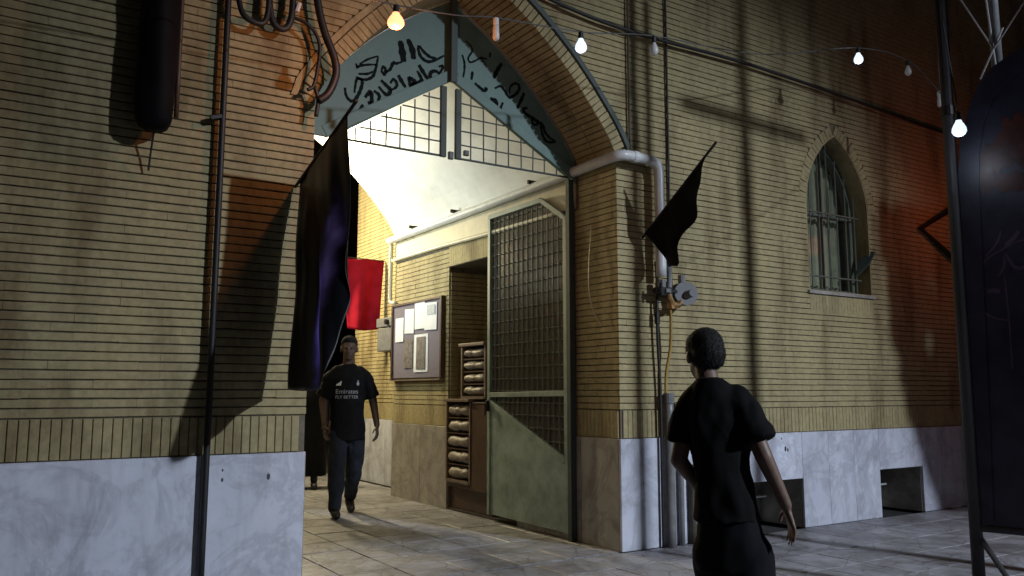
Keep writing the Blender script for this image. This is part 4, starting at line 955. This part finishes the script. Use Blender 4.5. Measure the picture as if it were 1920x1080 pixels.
for (t, z, a, b) in ((0.24, 2.62, .07, .10), (0.36, 2.70, .10, .16), (0.50, 2.60, .09, .12), (0.33, 2.45, .12, .06), (0.19, 2.50, .04, .10)):  # reddish lamp reflection painted on the panel as flat red patches
    bm = bmesh.new(); vs = [bm.verts.new(bp(t+a*math.cos(k*math.pi/9)*(1+.25*math.sin(k*2.3)), z+b*math.sin(k*math.pi/9)*(1+.2*math.cos(k*3.1)), -0.0055-0.0002*t)) for k in range(18)]; bm.faces.new(vs); PB('red_glow', bm, 'banner_glow')
rp = thing('guy_rope', 'pale ropes crossing above the arched banner at the top right', 'rope', bp(0.24, 3.25, 0.05))
for a, b in (((0.12, 3.66, 0.05), (0.262, 3.33, 0.06)), ((0.24, 3.75, 0.05), (0.272, 3.17, 0.07)), ((0.60, 3.75, 0.0), (0.27, 3.32, 0.055)), ((0.272, 3.33, 0.055), (0.185, 3.14, 0.04)), ((0.75, 3.70, 0.0), (0.40, 3.22, 0.03))):
    a2 = Vector(a)+(Vector(a)-Vector(b))*0.6; P('rope', T([bp(*b), bp(*a), bp(*a2)], 0.006, 6), M['rope'], rp)

# ================================================================== street things beside the frame whose shadows fall on the wall, and cloths added for shade
def shadow_src(x, z, y):                             # the point at depth y on the way from wall point (x, z) to the floodlight
    f = Vector(FLOOD); p = Vector((x, 5.01, z)); k = (5.01-y)/(5.01-f.y); return p.lerp(f, k)
q0 = shadow_src(5.74, 1.0, 1.2); q1 = shadow_src(5.62, 3.66, 1.2)
up = thing('utility_pole', 'grey street pole with a crossbar standing in the street right of the view', 'pole', (q0.x, 1.2, 0))
P('pole', T([(q0.x, 1.2, 0), (q0.x, 1.2, 3.0), (q0.x, 1.2, 6.4)], [0.06, 0.055, 0.05], 12), M['post'], up, smooth=True)
P('crossbar', T([shadow_src(4.95, 3.67, 1.2), shadow_src(6.6, 3.62, 1.2)], 0.045, 8), M['post'], up)
def hung_cloth(lab, pts, y, mat='flag_blk2'):  # cloth added out of view, its outline traced back from the shade wanted
    P3 = [shadow_src(x, z, y) for x, z in pts]
    t = thing('shade_cloth', lab, 'banner', P3[0]); bm = bmesh.new()
    n = len(P3); lo = [bm.verts.new(p+Vector((0, -0.004, 0))) for p in P3]; hi = [bm.verts.new(p+Vector((0, 0.004, 0))) for p in P3]
    bm.faces.new(lo); bm.faces.new(hi[::-1])
    for i in range(n): bm.faces.new((lo[i], lo[(i+1) % n], hi[(i+1) % n], hi[i]))
    P('cloth', bm, M[mat], t)
    zs = min(P3, key=lambda p: p.z); P('cord', T([max(P3, key=lambda p: p.z), max(P3, key=lambda p: p.z)+Vector((0.4, 0.0, 0.9))], 0.01, 6), M['blk'], t)
# leafy tree standing in the street; its shadow falls on the end of the wall
tp = shadow_src(9.3, 0.0, 0.7)
tree = thing('street_tree', 'leafy street tree standing just beyond the right edge of the view', 'tree', (tp.x, 0.7, 0))
P('trunk', T(smooth_path([(tp.x, 0.7, 0.0), (tp.x+0.04, 0.72, 1.2), (tp.x-0.05, 0.68, 2.4), (tp.x, 0.7, 4.2)], 4), [0.10, 0.095, 0.09, 0.085, 0.08, 0.078, 0.075, 0.07, 0.065, 0.06, 0.05, 0.04, 0.03], 10), M['bark'], tree)
bm = bmesh.new(); rt = random.Random(3)
def left_edge(z):
    E_ = [(0.0, 8.6), (0.45, 8.35), (0.95, 8.12), (1.5, 7.98), (2.1, 7.86), (2.8, 7.80), (3.3, 7.76), (3.62, 7.9)]
    for (z0, x0), (z1, x1) in zip(E_, E_[1:]):
        if z0 <= z <= z1: return x0+(x1-x0)*(z-z0)/(z1-z0)
    return 9
for i in range(16000):
    z = rt.uniform(0.03, 3.62); le = left_edge(z); x = le+rt.uniform(0, 1)**1.3*(10.6-le)+0.12*noise.noise(Vector((z*3.5, 0, 1)))
    if noise.noise(Vector((x*1.7, z*1.4, 4))) < -0.5: continue
    if z > 3.2+0.35*noise.noise(Vector((x*2.2, 7, 1))): continue
    y = 0.7+rt.uniform(-0.35, 0.35); c = shadow_src(x, z, y); L_ = rt.uniform(0.06, 0.13); 
    d = Vector((rt.uniform(-.7, .7), rt.uniform(-.4, .4), rt.uniform(-1, .1))).normalized(); s_ = d.cross(Vector((rt.uniform(-.4, .4), 1, rt.uniform(-.4, .4)))).normalized()*L_*0.32
    vs = [bm.verts.new(p) for p in (c, c+d*L_*0.5+s_, c+d*L_, c+d*L_*0.5-s_)]; bm.faces.new(vs)
P('crown', bm, M['leaf'], tree)
hung_cloth('unseen dark cloth shaped to shade the upper end of the wall', [(8.15, 6.2), (8.28, 5.4), (8.45, 4.9), (8.5, 4.45), (8.75, 4.15), (9.2, 4.0), (11.5, 4.0), (11.5, 6.2)], 1.6)
hung_cloth('unseen dark cloth added to keep the floodlight off the doorway', [(2.25, 2.75), (2.3, 0.75), (3.9, 0.7), (3.95, 2.8)], 1.2)  # added only to block the floodlight from the doorway
vb = thing('v_shadow_bar', 'dark bar standing in for a V-shaped shadow on the wall beside the grey post', 'bracket', (8.4, 4.97, 2.92))
P('bar', T([(9.10, 4.96, 3.26), (8.37, 4.97, 2.92), (9.02, 4.96, 2.62)], 0.03, 8), M['iron'], vb)  # solid dark bar in place of a V-shaped shadow cast on the wall

# ================================================================== people
def to_mesh(o):
    dg = bpy.context.evaluated_depsgraph_get(); me = bpy.data.meshes.new_from_object(o.evaluated_get(dg)); return me
def volume(parts, voxel, smooth_it, mat, name, parent, wrinkle=0.0, wscale=7.0, seed=0):
    """one continuous closed surface grown from tapered limbs ('c'), ellipsoids ('e') and lofts ('l')"""
    bm = bmesh.new()
    for p in parts:
        if p[0] == 'c':
            _, a, ra, b, rb = p; a, b = Vector(a), Vector(b); n = 8
            d = (b-a); L = d.length; d = d/L if L > 0 else Vector((0, 0, 1))
            pts = []; rad = []
            for k in range(5): an = math.pi/2*(1-k/4); pts.append(a-d*ra*math.sin(an)); rad.append(max(ra*math.cos(an), ra*0.05))
            for k in range(1, n): pts.append(a.lerp(b, k/n)); rad.append(ra+(rb-ra)*k/n)
            for k in range(5): an = math.pi/2*k/4; pts.append(b+d*rb*math.sin(an)); rad.append(max(rb*math.cos(an), rb*0.05))
            tube(bm, pts, rad, 14)
        elif p[0] == 'f': tube(bm, [Vector(p[1]), Vector(p[1]).lerp(Vector(p[3]), 0.5), Vector(p[3])], [p[2], (p[2]+p[4])/2, p[4]], 18)
        elif p[0] == 'e': ell(bm, p[1], p[2], p[3] if len(p) > 3 else None)
        elif p[0] == 'l':                               # loft of flattened rings: (centre, half width, half depth)
            rings = []
            for c, rx, ry in p[1]:
                rings.append([bm.verts.new((c[0]+rx*abs(math.cos(2*math.pi*k/28))**0.85*math.copysign(1, math.cos(2*math.pi*k/28)), c[1]+ry*math.sin(2*math.pi*k/28), c[2])) for k in range(28)])
            for a, b in zip(rings, rings[1:]):
                for k in range(28): bm.faces.new((a[k], a[(k+1) % 28], b[(k+1) % 28], b[k]))
            bm.faces.new(rings[0][::-1]); bm.faces.new(rings[-1])
    bmesh.ops.recalc_face_normals(bm, faces=bm.faces[:])
    me = bpy.data.meshes.new(name); bm.to_mesh(me); bm.free()
    tmp = bpy.data.objects.new('tmp', me); COL.objects.link(tmp)
    r = tmp.modifiers.new('r', 'REMESH'); r.mode = 'VOXEL'; r.voxel_size = voxel
    s = tmp.modifiers.new('s', 'SMOOTH'); s.factor = 0.5; s.iterations = smooth_it
    out = to_mesh(tmp); bpy.data.objects.remove(tmp)
    if wrinkle:
        for v in out.vertices:
            q = Vector((v.co.x*wscale, v.co.y*wscale, v.co.z*wscale*0.55+seed))
            v.co += v.normal*(wrinkle*(noise.noise(q)+0.6*noise.noise(q*2.3+Vector((3, 1, 2)))))
    out.name = name; out.materials.clear(); out.materials.append(mat)
    out.polygons.foreach_set('use_smooth', [True]*len(out.polygons))
    o = bpy.data.objects.new(name, out); return link(o, parent)
def hand(wr, direc, side_v, back_v, s, curl=0.5):
    """palm, four unequal bent fingers and a thumb; direc = along the hand, side_v = towards the thumb, back_v = towards the palm"""
    d, sv, pv = Vector(direc).normalized(), Vector(side_v).normalized(), Vector(back_v).normalized(); wr = Vector(wr); P_ = []
    for k in (-1.5, -0.5, 0.5, 1.5): P_.append(('c', wr+d*0.012*s, 0.017*s, wr+d*0.085*s+sv*0.0175*k*s, 0.0115*s))
    for k, ln in ((1.5, 0.072), (0.5, 0.080), (-0.5, 0.074), (-1.5, 0.058)):
        a = wr+d*0.09*s+sv*0.0205*k*s; dd = (d+sv*0.10*k).normalized(); cur = curl
        for seg_, r0, r1 in ((0.45, .0093, .0085), (0.32, .0085, .0078), (0.25, .0078, .0065)):
            dd = (dd*math.cos(cur*0.6)+pv*math.sin(cur*0.6)).normalized(); b = a+dd*ln*seg_*s; P_.append(('c', a, r0*s, b, r1*s)); a = b
    a = wr+d*0.03*s+sv*0.028*s; b = a+(d*0.55+sv*0.7+pv*0.3).normalized()*0.042*s; c = b+(d*0.9+sv*0.15+pv*0.35).normalized()*0.032*s
    P_ += [('c', wr+d*0.015*s+sv*0.008*s, 0.018*s, a, 0.014*s), ('c', a, 0.0125*s, b, 0.0105*s), ('c', b, 0.0105*s, c, 0.008*s)]
    return P_
def head_parts(h, f, r, u, s):
    """h = centre of the skull, f forward, r right, u up"""
    rot = Matrix((r, f, u)).transposed()
    def L(x, y, z): return h+r*x*s+f*y*s+u*z*s
    return [('e', L(0, -0.008, 0.022), (0.073*s, 0.090*s, 0.085*s), rot), ('e', L(0, 0.028, -0.035), (0.058*s, 0.062*s, 0.072*s), rot),
            ('e', L(0, 0.052, -0.085), (0.030*s, 0.030*s, 0.024*s), rot), ('c', L(0, 0.088, 0.0), 0.009*s, L(0, 0.106, -0.034), 0.014*s),
            ('c', L(-0.022, 0.080, -0.062), 0.0075*s, L(0.022, 0.080, -0.062), 0.0075*s), ('c', L(-0.032, 0.078, 0.016), 0.0085*s, L(0.032, 0.078, 0.016), 0.0085*s),
            ('e', L(0.076, -0.004, -0.008), (0.010*s, 0.019*s, 0.030*s), rot), ('e', L(-0.076, -0.004, -0.008), (0.010*s, 0.019*s, 0.030*s), rot)]
def hair_parts(h, f, r, u, s):
    rot = Matrix((r, f, u)).transposed()
    def L(x, y, z): return h+r*x*s+f*y*s+u*z*s
    return [('e', L(0, -0.014, 0.040), (0.079*s, 0.092*s, 0.080*s), rot), ('e', L(0, -0.034, 0.002), (0.075*s, 0.074*s, 0.078*s), rot), ('e', L(0, 0.03, 0.078), (0.060*s, 0.060*s, 0.036*s), rot)]

def basis(ang_turn, nod=0):
    f = Vector((math.sin(-ang_turn), math.cos(ang_turn), 0)); r = Vector((f.y, -f.x, 0)); u = Vector((0, 0, 1))
    f2 = (f*math.cos(nod)-u*math.sin(nod)).normalized(); u2 = r.cross(f2); return f2, r, u2

# ---- boy in black walking away, seen from behind (local frame: x right, y forward, z up)
boy = thing('person', 'boy in a black short sleeved shirt seen from behind, walking away along the pavement', 'person', (2.18, 2.078, 0), math.atan2(2.065, 2.2)-math.pi/2-R(6))
f, r, u = basis(R(30), R(16)); hc = Vector((-0.036, 0.045, 1.327)); S = 0.84
body = head_parts(hc, f, r, u, S)+[('c', (-0.012, -0.005, 1.19), 0.042, (-0.034, 0.028, 1.285), 0.038),
  ('l', [((.035, 0, 0.66), .10, .075), ((.03, 0, 0.76), .09, .075), ((.015, 0, 0.9), .080, .07), ((.005, 0, 1.05), .085, .075), ((0, 0, 1.15), .09, .060), ((0, 0, 1.21), .06, .045)]),
  ('c', (.09, 0, 1.155), .034, (.160, -.05, .985), .030), ('c', (.160, -.05, .985), .030, (.222, -.03, .83), .0205),
  ('c', (-.088, 0, 1.15), .034, (-.128, -.015, .965), .030), ('c', (-.128, -.015, .965), .030, (-.060, .11, .84), .0205),
  ('c', (.09, 0, .68), .062, (.105, -.10, .40), .048), ('c', (.105, -.10, .40), .048, (.10, -.32, .11), .032), ('c', (.10, -.32, .09), .033, (.105, -.20, .035), .026),
  ('c', (-.01, 0, .68), .062, (-.005, .17, .40), .048), ('c', (-.005, .17, .40), .048, (0, .20, .075), .032), ('c', (0, .18, .05), .032, (0, .31, .03), .026)]
body += hand((.222, -.03, .83), (.22, .08, -.95), (-.35, .9, .1), (-.85, -.3, -.1), 0.78, 0.35)
body += hand((-.060, .11, .84), (.15, .5, -.85), (.8, .4, .3), (.5, -.6, -.3), 0.78, 0.6)
volume(body, 0.0056, 5, M['skin'], 'body', boy)
def tufts(o, n, ln, seed, flow):
    """short strands standing off the hair so its outline is not smooth"""
    rr = random.Random(seed); me = o.data; bm = bmesh.new(); bm.from_mesh(me); vs = list(bm.verts); nrm = [(v.co.copy(), v.normal.copy()) for v in vs]
    for i in range(n):
        c, nn = rr.choice(nrm); d = (nn*0.35+Vector(flow)*1.2+Vector((rr.uniform(-.3, .3), rr.uniform(-.3, .3), rr.uniform(-.3, .3)))).normalized(); L_ = ln*rr.uniform(.5, 1.2)
        s_ = d.cross(nn+Vector((.01, .02, .03))).normalized()*0.0011; c2 = c+Vector((rr.uniform(-1, 1), rr.uniform(-1, 1), rr.uniform(-1, 1)))*0.003
        q = [bm.verts.new(p) for p in (c2-s_-nn*.002, c2+s_-nn*.002, c2+d*L_)]; bm.faces.new(q)
    bm.to_mesh(me); bm.free(); me.polygons.foreach_set('use_smooth', [True]*len(me.polygons))
h_ = volume(hair_parts(hc, f, r, u, S), 0.006, 4, M['hair'], 'hair', boy, 0.0015, 60); tufts(h_, 6000, 0.009, 1, (0, -.4, -.7))
shirt = [('l', [((.030, 0, .768), .114, .106), ((.028, 0, .83), .108, .103), ((.016, 0, .93), .100, .095), ((.008, 0, 1.02), .104, .096), ((.002, 0, 1.11), .116, .090), ((-.002, 0, 1.175), .108, .075), ((-.006, 0, 1.215), .078, .060), ((-.010, .0, 1.245), .047, .048)]),
  ('c', (.070, 0, 1.175), .052, (.112, -.015, 1.12), .056), ('f', (.105, -.012, 1.135), .056, (.148, -.04, 1.035), .060), ('c', (-.070, 0, 1.175), .050, (-.105, -.004, 1.11), .053), ('f', (-.100, -.003, 1.125), .053, (-.124, -.012, 1.02), .052)]
volume(shirt, 0.007, 4, M['tee'], 'shirt', boy, 0.012, 11, 1)
shorts = [('l', [((.042, 0, .60), .124, .10), ((.038, 0, .70), .116, .10), ((.03, 0, .82), .098, .09)]), ('c', (.10, 0, .66), .080, (.115, -.105, .36), .082), ('c', (-.015, 0, .66), .080, (-.012, .15, .40), .080)]
volume(shorts, 0.009, 4, M['shorts'], 'shorts', boy, 0.007, 9, 4)
for a, b in (((.10, -.335, .075), (.107, -.185, .034)), ((0, .165, .045), (0, .335, .036))):
    volume([('c', a, .043, b, .037), ('c', (a[0], a[1]+.02, max(a[2]-.02, .034)), .034, (b[0], b[1], .034), .034)], 0.006, 3, M['shoe'], 'shoe', boy)

# ---- man walking out of the passage towards the street
man = thing('person', 'person in a black football shirt with grey lettering walking out of the passage', 'person', (3.13, 7.85, 0), math.atan2(-7.85, -3.10)-math.pi/2+R(6))
f, r, u = basis(R(-8), R(4)); hc = Vector((0.0, 0.035, 1.625)); S = 1.04
body = head_parts(hc, f, r, u, S)+[('c', (0, -.01, 1.42), 0.058, (0, .015, 1.56), 0.054),
  ('l', [((0, 0, .84), .155, .10), ((0, 0, .95), .15, .10), ((0, 0, 1.1), .145, .095), ((0, 0, 1.28), .14, .085), ((0, 0, 1.38), .12, .060), ((0, 0, 1.44), .06, .05)]),
  ('c', (-.150, 0, 1.36), .046, (-.255, -.04, 1.12), .043), ('c', (-.255, -.04, 1.12), .043, (-.285, .06, .875), .029),
  ('c', (.150, 0, 1.36), .046, (.235, .0, 1.12), .043), ('c', (.235, 0, 1.12), .043, (.225, .12, .885), .029),
  ('c', (.09, 0, .88), .09, (.10, .10, .48), .06), ('c', (.10, .10, .48), .06, (.10, .04, .09), .04), ('c', (.10, .03, .06), .04, (.10, .17, .035), .03),
  ('c', (-.09, 0, .88), .09, (-.09, -.07, .48), .06), ('c', (-.09, -.07, .48), .06, (-.085, -.36, .14), .04), ('c', (-.085, -.37, .10), .04, (-.085, -.25, .04), .03)]
body += hand((-.285, .06, .875), (-.02, .15, -.97), (.4, .9, .15), (.9, -.35, 0), 1.0, 0.55)
body += hand((.225, .12, .885), (-.05, .3, -.95), (-.3, .9, .2), (-.9, -.3, 0), 1.0, 0.5)
volume(body, 0.0068, 5, M['skin_dk'], 'body', man)
h_ = volume(hair_parts(hc+u*0.006-f*0.008, f, r, u, S), 0.007, 4, M['hair'], 'hair', man, 0.0012, 50); tufts(h_, 3000, 0.014, 2, (0, .2, .2))
for sx in (-1, 1):
    e = hc+r*0.030*sx*S+f*0.083*S+u*0.002; bm = bmesh.new(); ell(bm, e, (0.011, 0.007, 0.006), None, 10, 8); obj('eye', bm, M['eye'], man, smooth=True)
shirt = [('l', [((0, 0, .73), .180, .130), ((0, 0, .84), .178, .128), ((0, 0, 1.05), .165, .120), ((0, 0, 1.22), .168, .122), ((0, 0, 1.33), .18, .112), ((0, 0, 1.40), .16, .092), ((0, 0, 1.445), .10, .075), ((0, 0, 1.475), .066, .062)]),
  ('c', (-.12, 0, 1.395), .062, (-.18, -.01, 1.32), .074), ('f', (-.165, -.005, 1.33), .070, (-.245, -.03, 1.15), .084), ('c', (.12, 0, 1.395), .062, (.18, 0, 1.32), .074), ('f', (.165, 0, 1.33), .070, (.236, 0, 1.15), .084)]
sh = volume(shirt, 0.009, 4, M['tee'], 'shirt', man, 0.014, 9, 3)
pants = [('l', [((0, 0, .76), .165, .115), ((0, 0, .86), .165, .115), ((0, 0, .95), .15, .105)]), ('c', (.09, 0, .82), .10, (.10, .10, .47), .082), ('c', (.10, .10, .47), .082, (.10, .035, .10), .066),
  ('c', (-.09, 0, .82), .10, (-.09, -.07, .47), .082), ('c', (-.09, -.07, .47), .082, (-.085, -.35, .17), .066)]
volume(pants, 0.010, 4, M['jeans'], 'trousers', man, 0.014, 10, 9)
for a, b in (((.10, .02, .05), (.10, .19, .042)), ((-.085, -.39, .10), (-.085, -.24, .045))):
    volume([('c', a, .048, b, .042), ('c', (a[0], a[1]+.02, max(a[2]-.03, .036)), .038, (b[0], b[1], .038), .038)], 0.008, 3, M['shoe'], 'shoe', man)
# lettering pressed onto the shirt front
bmS = bmesh.new(); bmS.from_mesh(sh.data); tree = BVHTree.FromBMesh(bmS)
def onto(bm, name, mat):
    for v in bm.verts:
        hit = tree.ray_cast(Vector((v.co.x, 0.5, v.co.z)), Vector((0, -1, 0)))[0]
        if hit: v.co.y = hit.y+0.004+0.0005
    return obj(name, bm, mat, man)
def text_bm(s, size, cx, z):
    cu = bpy.data.curves.new('t', 'FONT'); cu.body = s; cu.size = size; cu.align_x = 'CENTER'; to = bpy.data.objects.new('tmp', cu); COL.objects.link(to)
    me = to_mesh(to); bpy.data.objects.remove(to); bm = bmesh.new(); bm.from_mesh(me)
    bmesh.ops.triangulate(bm, faces=bm.faces[:]); bmesh.ops.subdivide_edges(bm, edges=[e for e in bm.edges if e.calc_length() > 0.02], cuts=1)
    for v in bm.verts: v.co = Vector((cx-v.co.x, 0, z+v.co.y))
    return bm
onto(text_bm('Emirates', 0.062, 0.02, 1.185), 'shirt_lettering', M['shirt_print']); onto(text_bm('FLY BETTER', 0.042, 0.02, 1.137), 'shirt_lettering', M['shirt_print'])
bm = bmesh.new()
for k, (x0, hgt) in enumerate(((0.0, .018), (.016, .030), (.032, .042))):
    x = 0.125-x0; v = [bm.verts.new(c) for c in ((x, 0, 1.262), (x-.012, 0, 1.262), (x-.022, 0, 1.262+hgt), (x-.010, 0, 1.262+hgt))]; bm.faces.new(v)
onto(bm, 'shirt_emblem', M['paper'])
bm = bmesh.new(); vs = [bm.verts.new((-.085+.014*math.cos(k*math.pi/6), 0, 1.28+.018*math.sin(k*math.pi/6))) for k in range(12)]; bm.faces.new(vs); tube(bm, [(-.085, 0.0, 1.30), (-.085, 0.0, 1.312)], .006, 6)
onto(bm, 'shirt_crest', M['shirt_print'])

# ---- second person in black behind, mostly hidden by the flag
p2 = thing('person', 'person in long black clothes standing in the dark passage behind the walker', 'person', (3.62, 10.35, 0), math.atan2(-10.35, -3.62)-math.pi/2)
f, r, u = basis(0, R(5)); hc = Vector((0, .03, 1.50)); S = 1.0
body = head_parts(hc, f, r, u, S)+[('c', (0, -.01, 1.30), .055, (0, .01, 1.44), .05), ('l', [((0, 0, .8), .15, .10), ((0, 0, 1.2), .15, .10), ((0, 0, 1.32), .10, .07)]),
  ('c', (.17, 0, 1.27), .05, (.20, .02, 1.02), .04), ('c', (.20, .02, 1.02), .04, (.19, .04, .80), .028), ('c', (-.17, 0, 1.27), .05, (-.20, .02, 1.02), .04), ('c', (-.20, .02, 1.02), .04, (-.19, .04, .80), .028),
  ('c', (.08, 0, .82), .085, (.08, .03, .1), .04), ('c', (-.08, 0, .82), .085, (-.08, .0, .1), .04)]
body += hand((.19, .04, .80), (0, .1, -.95), (-.3, .9, .1), (-.9, -.3, 0), .95, .5)+hand((-.19, .04, .80), (0, .1, -.95), (.3, .9, .1), (.9, -.3, 0), .95, .5)
volume(body, 0.009, 4, M['skin_dk'], 'body', p2); volume(hair_parts(hc, f, r, u, S), .009, 4, M['hair'], 'hair', p2, .0012, 50)
volume([('l', [((0, 0, .16), .235, .17), ((0, 0, .5), .215, .16), ((0, 0, .9), .19, .14), ((0, 0, 1.15), .19, .13), ((0, 0, 1.27), .19, .11), ((0, 0, 1.33), .11, .075)]), ('c', (.16, 0, 1.27), .062, (.21, .02, 1.02), .06), ('c', (.21, .02, 1.02), .058, (.195, .04, .80), .058), ('c', (-.16, 0, 1.27), .062, (-.21, .02, 1.02), .06), ('c', (-.21, .02, 1.02), .058, (-.195, .04, .80), .058)], .011, 4, M['tee'], 'robe', p2, .01, 6, 7)
for sx in (-1, 1): volume([('c', (.08*sx, .0, .045), .045, (.085*sx, .17, .042), .04), ('c', (.08*sx, .02, .10), .045, (.08*sx, .01, .18), .045)], .009, 3, M['shoe'], 'shoe', p2)
